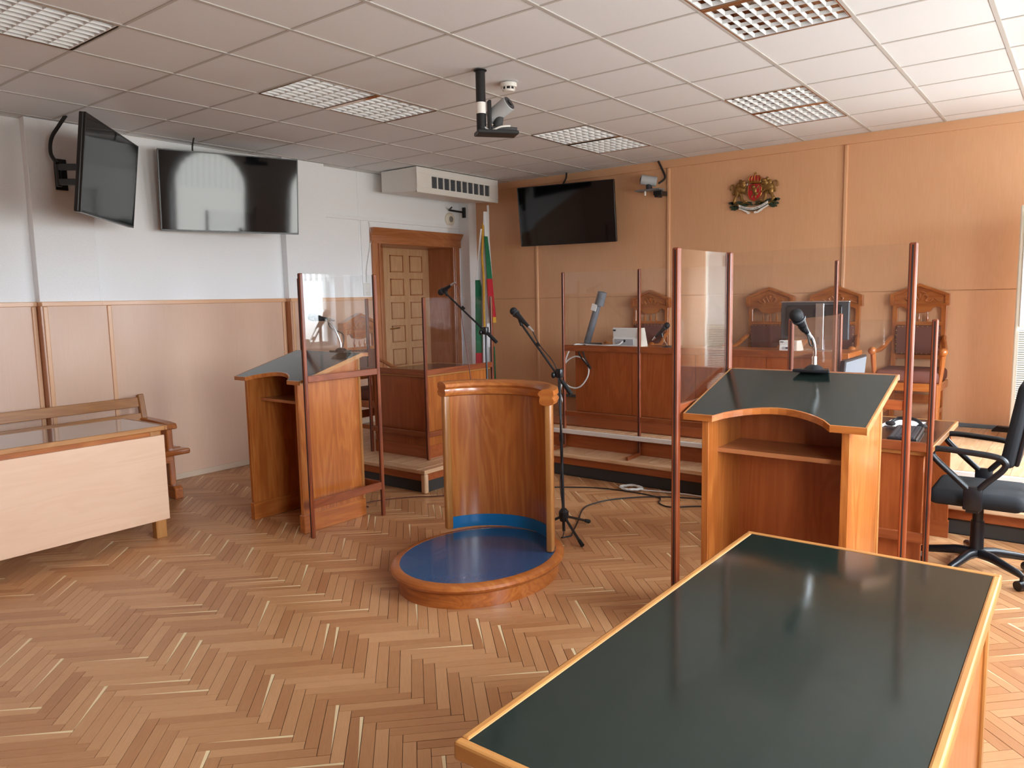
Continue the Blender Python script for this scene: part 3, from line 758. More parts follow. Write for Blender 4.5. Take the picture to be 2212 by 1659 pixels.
# ---- judges' bench
JX0, JX1, JY0, JY1, JZ = 2.36, 5.03, 3.98, 4.40, 1.09
t = thing('judges_bench', (3.7, 4.24, Z2), 'long high oak judges\' bench below the crest and wall screen', 'bench')
nb = 4
for i in range(nb):
    xa = JX0+(JX1-JX0)*i/nb; xb = JX0+(JX1-JX0)*(i+1)/nb
    part('front_panel', MB().box(xa+0.002, xb-0.002, JY0, JY0+0.03, Z2+0.03, JZ-0.05), 'oakdark_Z', t)
part('plinth', MB().box(JX0+0.01, JX1-0.01, JY0+0.015, JY0+0.04, Z2, Z2+0.06), 'casing_X', t)
for x in (JX0, JX1-0.03): part('end_panel', MB().box(x, x+0.03, JY0+0.03, JY1, Z2, JZ-0.05), 'oak_Z', t)
part('worktop', MB().box(JX0-0.02, JX1+0.02, JY0-0.025, JY1+0.02, JZ-0.05, JZ, 0.005), 'oak_X', t)
part('shade_board', MB().box(JX0-0.05, JX1+0.02, 3.30, JY0+0.01, Z2+0.001, Z2+0.014, 0.003), 'rail_X', t)  # thin dark sheet added to imitate shade and reflection on the tread
part('modesty_rail', MB().box(JX0+0.03, JX1-0.03, JY1-0.03, JY1, JZ-0.2, JZ-0.05), 'oakdark_X', t)
screen('protective_screen', 'wide clear screen on brown posts along the front of the judges\' bench',
       [(2.755, 3.17), (3.535, 3.17), (4.33, 3.17), (5.135, 3.17)], [(0, 1), (1, 2), (2, 3)], base=Z1, top=1.825, rails=(1.105, 1.16, 0.50, 0.545), pw=0.026,
       feet=[(3.522, 3.548, 2.945, 3.16), (4.317, 4.343, 2.945, 3.16), (2.742, 2.768, 2.945, 3.16), (5.122, 5.148, 2.945, 3.16)])

# ---- high-backed carved armchairs (built facing -y at the origin)
def armchair(label, group):
    t = thing('armchair', (0, 0, 0), label, 'armchair', group)
    w = 0.215; yb = 0.24      # half width of the back, back plane
    for s_ in (-1, 1):
        lpart('back_post', MB().prism([(yb-0.02, 0), (yb+0.02, 0), (yb+0.02, 0.45), (yb+0.035, 1.10), (yb-0.005, 1.10), (yb-0.02, 0.45)], 'X', s_*(w-0.02)-0.022, s_*(w-0.02)+0.022, 0.004), 'oak_Z', t)
        lpart('front_leg', MB().tube([(s_*0.235, -0.235, 0), (s_*0.235, -0.235, 0.2), (s_*0.235, -0.235, 0.42)], [0.018, 0.024, 0.028], 8), 'oak_Z', t, True)
        a = spline([(s_*0.205, yb, 0.80), (s_*0.22, 0.14, 0.77), (s_*0.25, 0.0, 0.705), (s_*0.27, -0.14, 0.69), (s_*0.272, -0.24, 0.70)], 5)
        arm = lpart('armrest', MB().tube(a, [0.022]*len(a), 8), 'oak_Y', t, True)
        lpart('knob', MB().ball((s_*0.272, -0.265, 0.70), 0.035), 'oak_Y', arm, True)
        lpart('arm_support', MB().tube([(s_*0.245, -0.22, 0.42), (s_*0.262, -0.235, 0.56), (s_*0.27, -0.245, 0.69)], [0.018, 0.02, 0.022], 8), 'oak_Z', t, True)
    lpart('seat_frame', MB().box(-0.255, 0.255, -0.255, yb-0.02, 0.36, 0.43, 0.006), 'oak_X', t)
    st = MB().box(-0.25, 0.25, -0.262, yb-0.02, 0.425, 0.535, 0.035, 3); lpart('seat', st, 'leather', t, True)
    lpart('stretcher', MB().box(-0.2, 0.2, yb-0.01, yb+0.01, 0.20, 0.28).box(-0.215, -0.195, -0.23, yb, 0.14, 0.18).box(0.195, 0.215, -0.23, yb, 0.14, 0.18), 'oak_X', t)
    up = MB().box(-0.18, 0.18, yb-0.055, yb+0.005, 0.64, 0.905, 0.022, 3); bk = lpart('backrest', up, 'leather', t, True)
    nails = MB()
    for k in range(9):
        for z in (0.652, 0.893): nails.ball((-0.16+0.04*k, yb-0.05, z), 0.006, 6, 5)
    for k in range(5):
        for x in (-0.17, 0.17): nails.ball((x, yb-0.05, 0.69+0.042*k), 0.006, 6, 5)
    lpart('upholstery_nails', nails, 'brass', bk, True)['kind'] = 'stuff'
    lpart('lower_rail', MB().box(-0.185, 0.185, yb-0.015, yb+0.02, 0.60, 0.645), 'oak_X', t)
    lpart('upper_rail', MB().box(-0.185, 0.185, yb-0.012, yb+0.025, 0.905, 0.935), 'oak_X', t)
    for k in (-1, 0, 1):
        lpart('spindle', MB().lathe([(0.006, 0.93), (0.011, 0.95), (0.012, 0.975), (0.006, 0.995), (0.006, 1.03)], (k*0.068, yb+0.006, 0), 8), 'oak_Z', t, True)
    # scalloped apron and pediment crest
    ap = [(-0.185, 1.10), (-0.185, 1.05), (-0.15, 1.07), (-0.11, 1.06), (-0.09, 1.03), (-0.06, 1.02), (0, 1.01), (0.06, 1.02), (0.09, 1.03), (0.11, 1.06), (0.15, 1.07), (0.185, 1.05), (0.185, 1.10)]
    lpart('scalloped_apron', MB().prism(ap, 'Y', yb-0.008, yb+0.028), 'oak_X', t)
    cr_ = [(-0.225, 1.09), (0.225, 1.09), (0.225, 1.175), (0, 1.265), (-0.225, 1.175)]
    crest = lpart('crest', MB().prism(cr_, 'Y', yb-0.005, yb+0.045, 0.004), 'oak_X', t)
    fr = MB()
    fr.prism([(-0.235, 1.08), (0.235, 1.08), (0.235, 1.10), (-0.235, 1.10)], 'Y', yb-0.022, yb+0.05)
    fr.prism([(-0.235, 1.10), (-0.205, 1.10), (-0.205, 1.168), (0, 1.252), (0.205, 1.168), (0.205, 1.10), (0.235, 1.10), (0.235, 1.182), (0, 1.278), (-0.235, 1.182)], 'Y', yb-0.03, yb+0.05)
    lpart('crest_moulding', fr, 'oak_X', crest)
    cv = MB()
    for s_ in (-1, 1):
        cv.tube(spline([(s_*0.01, yb-0.008, 1.13), (s_*0.035, yb-0.014, 1.175), (s_*0.065, yb-0.012, 1.155), (s_*0.05, yb-0.012, 1.125), (s_*0.08, yb-0.012, 1.115), (s_*0.115, yb-0.012, 1.145), (s_*0.145, yb-0.01, 1.125), (s_*0.185, yb-0.006, 1.112)], 4), 0.007, 6)
        cv.tube(spline([(s_*0.0, yb-0.01, 1.21), (s_*0.03, yb-0.012, 1.20), (s_*0.05, yb-0.01, 1.19)], 4), 0.007, 6)
    cv.ball((0, yb-0.005, 1.165), (0.022, 0.014, 0.03), 8, 6)
    lpart('carving', cv, 'oak_Z', crest, True)
    return t
def place(o, x, y, z, rz, label):
    o.location = (x, y, z); o.rotation_euler = (0, 0, rz); o['label'] = label; return o
G = 'carved high-backed armchairs'
ch = place(armchair('x', G), 2.72, 4.735, Z2, 0, 'carved armchair behind the bench at its document camera and scanner end')
cj = [(4.05, 4.735, 'carved armchair in the middle of the bench, left of the computer monitor'),
      (4.68, 4.735, 'carved armchair behind the computer monitor on the bench'),
      (5.39, 4.735, 'carved armchair standing clear of the bench at its right end')]
for x, y, l in cj: place(copy_tree(ch), x, y, Z2, 0, l)
place(copy_tree(ch), 0.92, 2.53, Z1, PI/2, 'carved armchair at the clerk desk near the door')

# ================================================================== CEILING AND WALL FITTINGS
def ceiling_light(lx, ly, label):
    t = thing('ceiling_light', (lx+0.3, ly+0.6, CZ), label, 'ceiling light', 'recessed louvre ceiling lights')
    x0, x1, y0, y1 = lx+0.012, lx+0.588, ly+0.012, ly+1.188
    part('housing', MB().box(x0-0.006, x0, y0, y1, CZ-0.004, CZ+0.11).box(x1, x1+0.006, y0, y1, CZ-0.004, CZ+0.11).box(x0, x1, y0-0.006, y0, CZ-0.004, CZ+0.11).box(x0, x1, y1, y1+0.006, CZ-0.004, CZ+0.11).box(x0, x1, y0, y1, CZ+0.105, CZ+0.112), 'lamp_inner', t)
    part('divider', MB().box(x0, x1, (y0+y1)/2-0.02, (y0+y1)/2+0.02, CZ-0.004, CZ+0.10), 'lamp_inner', t)
    for h in (0, 1):
        ya = y0+0.008 if h == 0 else (y0+y1)/2+0.028; yb = ya+(y1-y0)/2-0.04
        lv = part('louvre', MB().box(x0, x1, ya-0.006, ya, CZ, CZ+0.024).box(x0, x1, yb, yb+0.006, CZ, CZ+0.024).box(x0, x0+0.006, ya, yb, CZ, CZ+0.024).box(x1-0.006, x1, ya, yb, CZ, CZ+0.024), 'louver_white', t)
        for k in range(1, 9):
            x = x0+(x1-x0)*k/9
            part('louvre_blade', MB().prism([(x-0.0015, CZ-0.001), (x+0.0015, CZ-0.001), (x+0.003, CZ+0.022), (x-0.003, CZ+0.022)], 'Y', ya, yb), 'louver_white', lv)
        for k in range(1, 5):
            y = ya+(yb-ya)*k/5
            part('cross_blade', MB().prism([(y-0.0012, CZ), (y+0.0012, CZ), (y+0.0022, CZ+0.020), (y-0.0022, CZ+0.020)], 'X', x0, x1), 'louver_white', lv)
    return t
LBL = ['recessed louvre ceiling light cut off at the upper left of the picture', 'recessed louvre ceiling light over the lectern left of the ceiling camera', 'recessed louvre ceiling light above the wall screen beside the crest', 'recessed louvre ceiling light in front of the gilded crest', 'recessed louvre ceiling light at the upper right over the lectern and foreground table', 'recessed louvre ceiling light overhead behind the viewer']
for lx, ly, i in LIGHTS[:5]: ceiling_light(lx, ly, LBL[i])
finish('light_cover', MB().box(4.94, 5.52, -1.79, -0.61, CZ+0.003, CZ+0.018), 'ceiling_tile', ceiling)

# smoke detector
t = thing('smoke_detector', (3.40, 1.56, CZ), 'round white smoke detector on the ceiling beside the camera pole', 'smoke detector')
part('base', MB().lathe([(0.0, 0.0), (0.056, 0.0), (0.058, -0.012), (0.055, -0.026), (0.0, -0.026)], (3.40, 1.56, CZ-0.006), 24), 'white_plastic', t, True)
part('dark_vent', MB().lathe([(0.0, -0.026), (0.040, -0.026), (0.040, -0.042), (0.0, -0.042)], (3.40, 1.56, CZ-0.006), 20), 'black_plastic', t, True)
part('cap', MB().lathe([(0.0, -0.042), (0.043, -0.042), (0.036, -0.054), (0.0, -0.055)], (3.40, 1.56, CZ-0.006), 20), 'white_plastic', t, True)
ribs = MB()
for k in range(8):
    a = 2*PI*k/8+0.2; ribs.tube([(3.40+0.041*math.cos(a), 1.56+0.041*math.sin(a), CZ-0.031), (3.40+0.041*math.cos(a), 1.56+0.041*math.sin(a), CZ-0.05)], 0.005, 6)
part('cage', ribs, 'white_plastic', t, True)['kind'] = 'stuff'

def cam_body(t, c, aim, r=0.052, L=0.15):
    """conference camera: cylinder lying along aim on a neck"""
    c = Vector(c); a = Vector(aim).normalized()
    b_ = part('camera_body', MB().tube([c-a*L/2, c-a*(L/2-0.004), c+a*(L/2-0.004), c+a*L/2], [r-0.004, r, r, r-0.004], 24), 'light_grey', t, True)
    part('camera_face', MB().tube([c+a*(L/2-0.002), c+a*(L/2+0.004)], r-0.006, 24), 'dark_grey', b_, True)
    part('lens', MB().tube([c+a*(L/2+0.002), c+a*(L/2+0.010)], 0.020, 16), 'screen_black', b_, True)
    return b_
# ceiling camera on a black pole
t = thing('camera', (3.446, 1.205, 2.6), 'grey conference camera hanging from the ceiling on a black pole', 'camera')
px_, py_ = 3.446, 1.205
part('ceiling_rose', MB().lathe([(0, CZ-0.006), (0.042, CZ-0.006), (0.042, CZ-0.010), (0.033, CZ-0.014), (0, CZ-0.014)], (px_, py_, 0), 20), 'black_metal', t, True)
pole = part('pole', MB().tube([(px_, py_, CZ-0.012), (px_, py_, 2.66)], 0.031, 20), 'black_metal', t, True)
part('label_sticker', MB().lathe([(0.0318, 2.775), (0.0318, 2.845)], (px_, py_, 0), 20, ang=(-2.4, 0.4)), 'paper', pole, True)
ax_ = Vector((math.cos(math.radians(52)), math.sin(math.radians(52)), 0)); ay_ = Vector((-ax_.y, ax_.x, 0))
def plat(c, l, w_, z0, z1):
    b_ = MB().box(0, l, -w_/2, w_/2, z0, z1, 0.004); b_.xf(Matrix(((ax_.x, ay_.x, 0, c[0]), (ax_.y, ay_.y, 0, c[1]), (0, 0, 1, 0), (0, 0, 0, 1)))); return b_
part('shelf', plat((px_-0.03, py_-0.02), 0.27, 0.13, 2.648, 2.672), 'black_metal', t)
part('hub_box', plat((px_+0.02, py_+0.06), 0.17, 0.11, 2.672, 2.695), 'dark_grey', t)
part('bracket', plat((px_+0.03, py_+0.03), 0.02, 0.05, 2.67, 2.86), 'black_metal', t)
cc = Vector((px_, py_, 2.80))+ax_*0.125
part('camera_neck', MB().tube([cc-Vector((0, 0, 0.11))-ax_*0.02, cc-Vector((0, 0, 0.02))], [0.032, 0.026], 12), 'dark_grey', t, True)
cam_body(t, cc, Vector((0.72, 0.09, 0.40)), 0.05, 0.16)
part('cable', MB().tube(spline([(px_+0.025, py_, 2.69), (px_+0.06, py_+0.02, 2.668), (px_+0.11, py_+0.06, 2.69), (px_+0.14, py_+0.12, 2.70)]), 0.006, 8), 'white_cable', t, True)

# camera on the judges' wall
t = thing('camera', (2.80, 4.93, 2.70), 'grey conference camera on a small shelf high on the judges\' wall', 'camera')
part('shelf', MB().box(2.64, 2.93, 4.76, 4.90, 2.712, 2.726, 0.003), 'grey_plastic', t)
part('shelf_bracket', MB().box(2.80, 2.90, 4.88, BY-0.012, 2.67, 2.712, 0.004).box(2.83, 2.87, 4.85, 4.95, 2.645, 2.67), 'black_metal', t)
part('remote_sensor', MB().tube([(2.745, 4.80, 2.71), (2.745, 4.80, 2.665)], 0.010, 10), 'white_plastic', t, True)
part('camera_neck', MB().tube([(2.775, 4.84, 2.725), (2.765, 4.845, 2.79)], [0.036, 0.03], 12), 'dark_grey', t, True)
cam_body(t, (2.765, 4.845, 2.825), (-0.78, -0.45, 0.16), 0.052, 0.17)
part('cable', MB().tube(spline([(2.83, 4.95, 2.80), (2.88, 5.0, 2.86), (2.84, 5.01, 2.96), (2.80, 5.0, 3.045)]), 0.011, 8), 'black_cable', t, True)

# wall screens
def tv(c, yaw, tilt, w_, h_, label):
    n_ = Vector((math.cos(yaw)*math.cos(tilt), math.sin(yaw)*math.cos(tilt), -math.sin(tilt)))
    rr = Vector((-math.sin(yaw), math.cos(yaw), 0)); upv = n_.cross(rr).normalized()
    if upv.z < 0: upv = -upv
    rr = upv.cross(n_).normalized()
    M = Matrix(((rr.x, upv.x, n_.x), (rr.y, upv.y, n_.y), (rr.z, upv.z, n_.z)))
    t = thing('television', c, label, 'television', 'wall-mounted televisions', M.to_euler())
    lpart('back_shell', MB().box(-w_/2, w_/2, -h_/2, h_/2, -0.045, -0.012, 0.008, 2).box(-w_*0.32, w_*0.32, -h_*0.4, h_*0.1, -0.07, -0.04, 0.006), 'black_plastic', t)
    lpart('display', MB().box(-w_/2+0.008, w_/2-0.008, -h_/2+0.014, h_/2-0.008, -0.012, -0.001), 'screen_black', t)
    bz = 0.010
    for a in ((-w_/2, w_/2, h_/2-bz, h_/2), (-w_/2, w_/2, -h_/2, -h_/2+0.016), (-w_/2, -w_/2+bz, -h_/2+0.016, h_/2-bz), (w_/2-bz, w_/2, -h_/2+0.016, h_/2-bz)):
        lpart('bezel', MB().box(a[0], a[1], a[2], a[3], -0.014, 0.001, 0.001), 'bezel_black', t)
    return t, M
t1c, t2c, t3c = (0.38, 1.356, 2.588), (0.782, 0.112, 2.561), (1.778, 4.714, 2.542)
tv(t1c, math.radians(-19.6), math.radians(7.0), 1.21, 0.693, 'television on the left wall with the arched window mirrored in it')
tv(t2c, math.radians(47.9), math.radians(7.3), 1.153, 0.66, 'television turned edge-on on a swivel arm, farthest left')
tv(t3c, math.radians(-79.6), math.radians(7.8), 1.19, 0.681, 'television on the veneered wall left of the crest')
def mount(label, plate, joint, target, x_wall=True):
    t = thing('television_bracket', plate, label, 'bracket', 'television brackets')
    p = Vector(plate)
    if x_wall: part('wall_plate', MB().box(p.x, p.x+0.012, p.y-0.045, p.y+0.045, p.z-0.115, p.z+0.125, 0.002), 'black_metal', t)
    else: part('wall_plate', MB().box(p.x-0.045, p.x+0.045, p.y-0.012, p.y, p.z-0.115, p.z+0.125, 0.002), 'black_metal', t)
    j = Vector(joint); g_ = Vector(target)
    for dz in (0.055, -0.055):
        d = Vector((0, 0, dz))
        for a, b_ in ((p, j), (j, g_)):
            v = (b_-a); L_ = v.length; v.normalize(); s_ = v.cross(Vector((0, 0, 1))).normalized()
            bx_ = MB().box(0, L_, -0.012, 0.012, -0.024, 0.024, 0.003); u_ = s_.cross(v)
            bx_.xf(Matrix(((v.x, s_.x, u_.x, a.x), (v.y, s_.y, u_.y, a.y), (v.z, s_.z, u_.z, a.z+dz), (0, 0, 0, 1))))
            part('arm', bx_, 'black_metal', t)
    part('hinge', MB().tube([j-Vector((0, 0, 0.09)), j+Vector((0, 0, 0.09))], 0.018, 12), 'black_metal', t, True)
    return t
mount('black swivel arm with slotted wall plate holding the edge-on television', (0.086, 0.04, 2.635), (0.34, -0.08, 2.60), (0.748, 0.074, 2.57))
mount('black bracket hidden behind the television on the left wall', (0.0, 1.45, 2.6), (0.16, 1.32, 2.6), (0.31, 1.37, 2.595))
mount('black bracket hidden behind the television on the veneered wall', (1.80, BY-0.012, 2.56), (1.88, 4.90, 2.56), (1.79, 4.79, 2.555), False)
for pts, lab, r_, mt in (([(0.36, -0.09, 2.68), (0.29, -0.10, 2.76), (0.25, -0.07, 2.88), (0.28, -0.02, 2.98), (0.315, 0.02, 3.055)], 'thick black cable rising from the edge-on television to the ceiling', 0.014, 'black_cable'),
                         ([(0.30, 1.05, 2.88), (0.28, 1.06, 2.97), (0.28, 1.08, 3.055)], 'short black cable above the television on the left wall', 0.007, 'black_cable'),
                         ([(1.62, 4.86, 2.80), (1.61, 4.93, 2.92), (1.63, 4.96, 2.99), (1.63, 4.97, 3.055)], 'black cable above the television on the veneered wall', 0.011, 'black_cable')):
    single('cable', MB().tube(spline(pts), r_, 8), mt, lab, 'cable', 'television cables', True)

# ceiling-mounted air conditioner
t = thing('air_conditioner', (0.37, 4.08, 2.77), 'white under-ceiling air conditioner above the door', 'air conditioner')
part('casing', MB().prism([(0.17, 2.815), (0.70, 2.775), (0.725, 2.79), (0.725, CZ-0.008), (0.17, CZ-0.008)], 'Y', 3.385, 4.78, 0.006), 'white_plastic', t)
fx = 0.725
part('front_frame', MB().box(fx, fx+0.018, 3.375, 4.79, 2.765, 2.825, 0.006).box(fx, fx+0.018, 3.375, 4.79, 2.965, CZ-0.01, 0.006).box(fx, fx+0.018, 3.375, 3.60, 2.82, 2.97, 0.003).box(fx, fx+0.018, 4.63, 4.79, 2.82, 2.97, 0.003), 'white_plastic', t)
part('grille_recess', MB().box(fx-0.03, fx+0.002, 3.60, 4.63, 2.82, 2.97), 'dark_grey', t)
for k in range(10):
    z = 2.828+0.0148*k; part('grille_slat', MB().box(fx-0.005, fx+0.010, 3.60, 4.63, z, z+0.004), 'grey_plastic', t)
for k in range(11):
    y = 3.60+1.03*k/10; part('grille_mullion', MB().box(fx, fx+0.016, y-0.008, y+0.008, 2.82, 2.97), 'white_plastic', t)
for z in (2.822, 2.962): part('grille_rail', MB().box(fx, fx+0.017, 3.59, 4.64, z-0.006, z+0.008), 'white_plastic', t)

# empty swivel bracket on the corner column
t = thing('wall_bracket', (0.10, 4.88, 2.70), 'small black empty bracket below the ceiling air conditioner', 'bracket')
part('wall_plate', MB().box(0.075, 0.125, 4.868, 4.889, 2.645, 2.775, 0.003), 'black_metal', t)
part('arm', MB().tube([(0.09, 4.87, 2.715), (0.02, 4.68, 2.735)], 0.012, 8), 'black_metal', t, True)
part('arm', MB().tube([(0.02, 4.68, 2.735), (0.12, 4.62, 2.755)], 0.010, 8), 'black_metal', t, True)

# wall speaker, socket, cable duct
t = thing('wall_speaker', (0.01, 4.70, 2.55), 'round cream loudspeaker on the wall above the door', 'loudspeaker')
part('rim', MB().lathe([(0, 0), (0.085, 0), (0.085, 0.02), (0.07, 0.035), (0, 0.035)], (0.0, 4.70, 2.62), 24, axis=(1, 0, 0)), 'ivory_plastic', t, True)
part('grille', MB().lathe([(0, 0.03), (0.045, 0.03), (0.03, 0.042), (0, 0.044)], (0.0, 4.70, 2.62), 20, axis=(1, 0, 0)), 'baseboard_grey', t, True)
t = thing('light_switch', (0.0, 3.255, 1.66), 'white wall socket plate left of the door', 'socket')
part('plate', MB().box(0.0, 0.016, 3.20, 3.30, 1.655, 1.80, 0.004), 'white_plastic', t)
part('socket', MB().lathe([(0, 0.014), (0.028, 0.014), (0.028, 0.02), (0.02, 0.018), (0, 0.012)], (0.0, 3.255, 1.755), 20, axis=(1, 0, 0)), 'white_plastic', t, True)
part('rocker', MB().box(0.014, 0.024, 3.232, 3.278, 1.67, 1.70, 0.003), 'white_plastic', t)
single('cable_duct', MB().box(0.0, 0.025, 2.655, 4.86, 2.505, 2.545, 0.003), 'white_wall', 'long white cable duct running along the wall above the door', 'cable duct')
single('cable_duct', MB().box(0.0, 0.018, 3.19, 3.21, 1.80, 2.505, 0.002), 'white_wall', 'thin upright white cable duct left of the door', 'cable duct')
single('cable', MB().tube(spline([(0.01, 3.32, 2.50), (0.02, 3.335, 2.3), (0.01, 3.29, 2.1), (0.012, 3.255, 1.95), (0.01, 3.25, 1.81)]), 0.004, 6), 'white_cable', 'thin white cable hanging loosely to the wall socket', 'cable', None, True)

# ---- crest
EX, EZ, EYY = 3.852, 2.40, BY-0.012
t = thing('crest', (EX, EYY, EZ), 'gilded state crest with red shield, lions and white ribbon on the veneered wall', 'crest')
def ep(u, v): return (EX+(u-905)*0.00037, EZ+(1450-v)*0.000331)
def eprism(pts, y0, y1, bev=0.0): return MB().prism([ep(*p) for p in pts], 'Y', EYY-y1, EYY-y0, bev)
part('shield', eprism([(755, 575), (905, 560), (1130, 575), (1120, 880), (1060, 990), (920, 1080), (800, 1000), (745, 880)], 0.012, 0.035, 0.004), 'red_enamel', t)
sh = [(755, 575), (905, 560), (1130, 575), (1120, 880), (1060, 990), (920, 1080), (800, 1000), (745, 880), (755, 575)]
part('shield_rim', MB().tube([(ep(*p)[0], EYY-0.032, ep(*p)[1]) for p in sh], 0.004, 6), 'brass', t, True)
def eb(mb_, u, v, ru, rv, d=0.012, y=0.03):
    x_, z_ = ep(u, v); mb_.ball((x_, EYY-y, z_), (ru*0.00037, d, rv*0.000331), 10, 8); return mb_
def et(mb_, pts, r_, y=0.035):
    mb_.tube(spline([(ep(*p)[0], EYY-y, ep(*p)[1]) for p in pts], 4), r_, 7); return mb_
li = MB(); eb(li, 935, 760, 60, 110, 0.014, 0.036); eb(li, 900, 650, 55, 55, 0.014, 0.04); eb(li, 985, 870, 50, 50, .012, .036)
et(li, [(960, 720), (1010, 690), (1040, 620)], 0.006); et(li, [(900, 740), (830, 730), (800, 690)], 0.006); et(li, [(985, 870), (960, 960), (980, 1010)], 0.007); et(li, [(930, 860), (870, 920), (860, 980)], 0.007); et(li, [(1030, 860), (1075, 800), (1060, 700), (1080, 640)], 0.004)
part('shield_lion', li, 'gold_paint', t, True)
for s_ in (-1, 1):
    def mr(u): return 905+s_*(u-905)
    L_ = MB(); eb(L_, mr(1290), 690, 165, 130, 0.022, 0.026); eb(L_, mr(1210), 560, 100, 110, 0.022, 0.032); eb(L_, mr(1190), 490, 70, 60, 0.02, 0.04); eb(L_, mr(1370), 800, 75, 130, 0.02, 0.026)
    eb(L_, mr(1270), 450, 45, 60, 0.012, 0.03); eb(L_, mr(1330), 560, 70, 90, 0.016, 0.026)
    et(L_, [(mr(1240), 640), (mr(1160), 660), (mr(1110), 600)], 0.011); et(L_, [(mr(1260), 740), (mr(1190), 790), (mr(1130), 830)], 0.011)
    et(L_, [(mr(1380), 880), (mr(1420), 960), (mr(1440), 1060), (mr(1400), 1090)], 0.013); et(L_, [(mr(1310), 830), (mr(1240), 880), (mr(1230), 980), (mr(1190), 1060)], 0.014)
    et(L_, [(mr(1420), 780), (mr(1490), 830), (mr(1460), 700), (mr(1450), 580), (mr(1500), 530), (mr(1545), 590), (mr(1530), 690), (mr(1560), 640)], 0.008, 0.025)
    part('supporter_lion', L_, 'gold_paint', t, True)
    lf = MB()
    for (u, v, a, ln) in ((1380, 1180, 0.2, 120), (1450, 1110, 0.5, 130), (1520, 1080, 0.1, 120), (1500, 1180, -0.3, 110), (1400, 1250, -0.6, 110), (1300, 1080, 0.3, 110), (1180, 1130, 0.2, 110), (1050, 1120, -0.1, 120), (1480, 1240, -.8, 90), (1120, 1180, -.3, 100), (1250, 1150, .6, 90), (990, 1160, .5, 90)):
        ca, sa = math.cos(a), math.sin(a); pts = []
        for (p, q_) in ((-1, 0), (-0.6, 0.35), (-0.45, 0.22), (-0.1, 0.5), (0.05, 0.3), (0.5, 0.42), (1, 0), (0.5, -0.42), (0.05, -0.3), (-0.1, -0.5), (-0.45, -0.22), (-0.6, -0.35)):
            pts.append((mr(u+ln*0.85*(p*ca-q_*sa)), v-ln*0.85*(p*sa+q_*ca)))
        lf.prism([ep(*p) for p in pts], 'Y', EYY-0.026, EYY-0.012)
    part('oak_branch', lf, 'leaf_green', t)
    ac = MB(); et(ac, [(mr(1000), 1150), (mr(1150), 1110), (mr(1300), 1140), (mr(1480), 1150)], 0.004, 0.026); eb(ac, mr(1330), 1170, 22, 30); eb(ac, mr(1470), 1020, 20, 45); eb(ac, mr(1110), 1060, 22, 40)
    part('acorns', ac, 'brass', t, True)
cw = MB()
eprism_c = [(770, 540), (800, 470), (770, 400), (800, 345), (870, 320), (940, 315), (1020, 320), (1085, 350), (1100, 420), (1060, 480), (1100, 540)]
part('crown_cap', MB().prism([ep(*p) for p in eprism_c], 'Y', EYY-0.045, EYY-0.012, 0.004), 'red_enamel', t)
for us in ((790, 770, 820), (870, 850, 890), (945, 940, 945), (1020, 1030, 1010), (1090, 1105, 1060)):
    et(cw, [(us[0], 545), (us[1], 430), (us[2], 320)], 0.005, 0.046)
et(cw, [(770, 545), (905, 520), (1100, 545)], 0.008, 0.045); et(cw, [(770, 500), (905, 480), (1100, 500)], 0.004, 0.046)
eb(cw, 945, 305, 28, 28); et(cw, [(945, 300), (950, 210)], 0.005, 0.03); et(cw, [(915, 260), (945, 255), (985, 260)], 0.005, 0.03)
part('crown_bands', cw, 'brass', t, True)
part('shield_scroll', et(et(MB(), [(720, 590), (740, 540), (800, 560)], 0.006), [(1040, 545), (1130, 510), (1165, 570)], 0.006), 'ribbon_white', t, True)
# ribbon: an arc with folded tails
def arcpt(s_, off): 
    u = 510+800*s_; v = 1150+150*math.sin(PI*min(max(s_*0.96+0.02, 0), 1))-45*s_; return (u, v+off)
N_ = 16
part('ribbon', MB().prism([ep(*arcpt(k/N_, -8)) for k in range(N_+1)]+[ep(*arcpt(k/N_, 62)) for k in range(N_, -1, -1)], 'Y', EYY-0.046, EYY-0.034), 'ribbon_white', t)
for q_ in ([(495, 1230), (545, 1250), (680, 1330), (700, 1330), (800, 1400), (790, 1440), (745, 1450), (690, 1390), (570, 1310), (490, 1290)], [(1300, 1180), (1310, 1250), (1180, 1320), (1110, 1380), (1010, 1440), (920, 1440), (915, 1400), (960, 1370), (1000, 1400), (1080, 1330), (1230, 1240)]):
    part('ribbon_tail', eprism(q_, 0.014, 0.028), 'ribbon_white', t)
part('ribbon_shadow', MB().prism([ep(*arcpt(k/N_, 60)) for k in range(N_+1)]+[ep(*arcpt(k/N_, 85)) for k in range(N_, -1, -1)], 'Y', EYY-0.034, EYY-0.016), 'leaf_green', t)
txt = 'СЪЕДИНЕНИЕТО ПРАВИ СИЛАТА'
lt = MB()
for i, chh in enumerate(txt):
    if chh == ' ': continue
    s_ = 0.06+0.88*i/(len(txt)-1); u, v = arcpt(s_, 50); u2, v2 = arcpt(s_+0.01, 50)
    ang = math.atan2(-(v2-v)*0.000331, (u2-u)*0.00037)
    cu = bpy.data.curves.new('l', 'FONT'); cu.body = chh; cu.size = 0.017; cu.align_x = 'CENTER'; cu.extrude = 0.0006
    ob = bpy.data.objects.new('l', cu); C.objects.link(ob)
    dg = bpy.context.evaluated_depsgraph_get(); me = bpy.data.meshes.new_from_object(ob.evaluated_get(dg))
    x_, z_ = ep(u, v)
    me.transform(Matrix.Translation((x_, EYY-0.0468, z_)) @ Matrix.Rotation(ang, 4, Vector((0, -1, 0))) @ Matrix.Rotation(PI/2, 4, 'X'))
    lt.bm.from_mesh(me); bpy.data.objects.remove(ob); bpy.data.curves.remove(cu); bpy.data.meshes.remove(me)
part('ribbon_lettering', lt, 'ink', t)['kind'] = 'stuff'

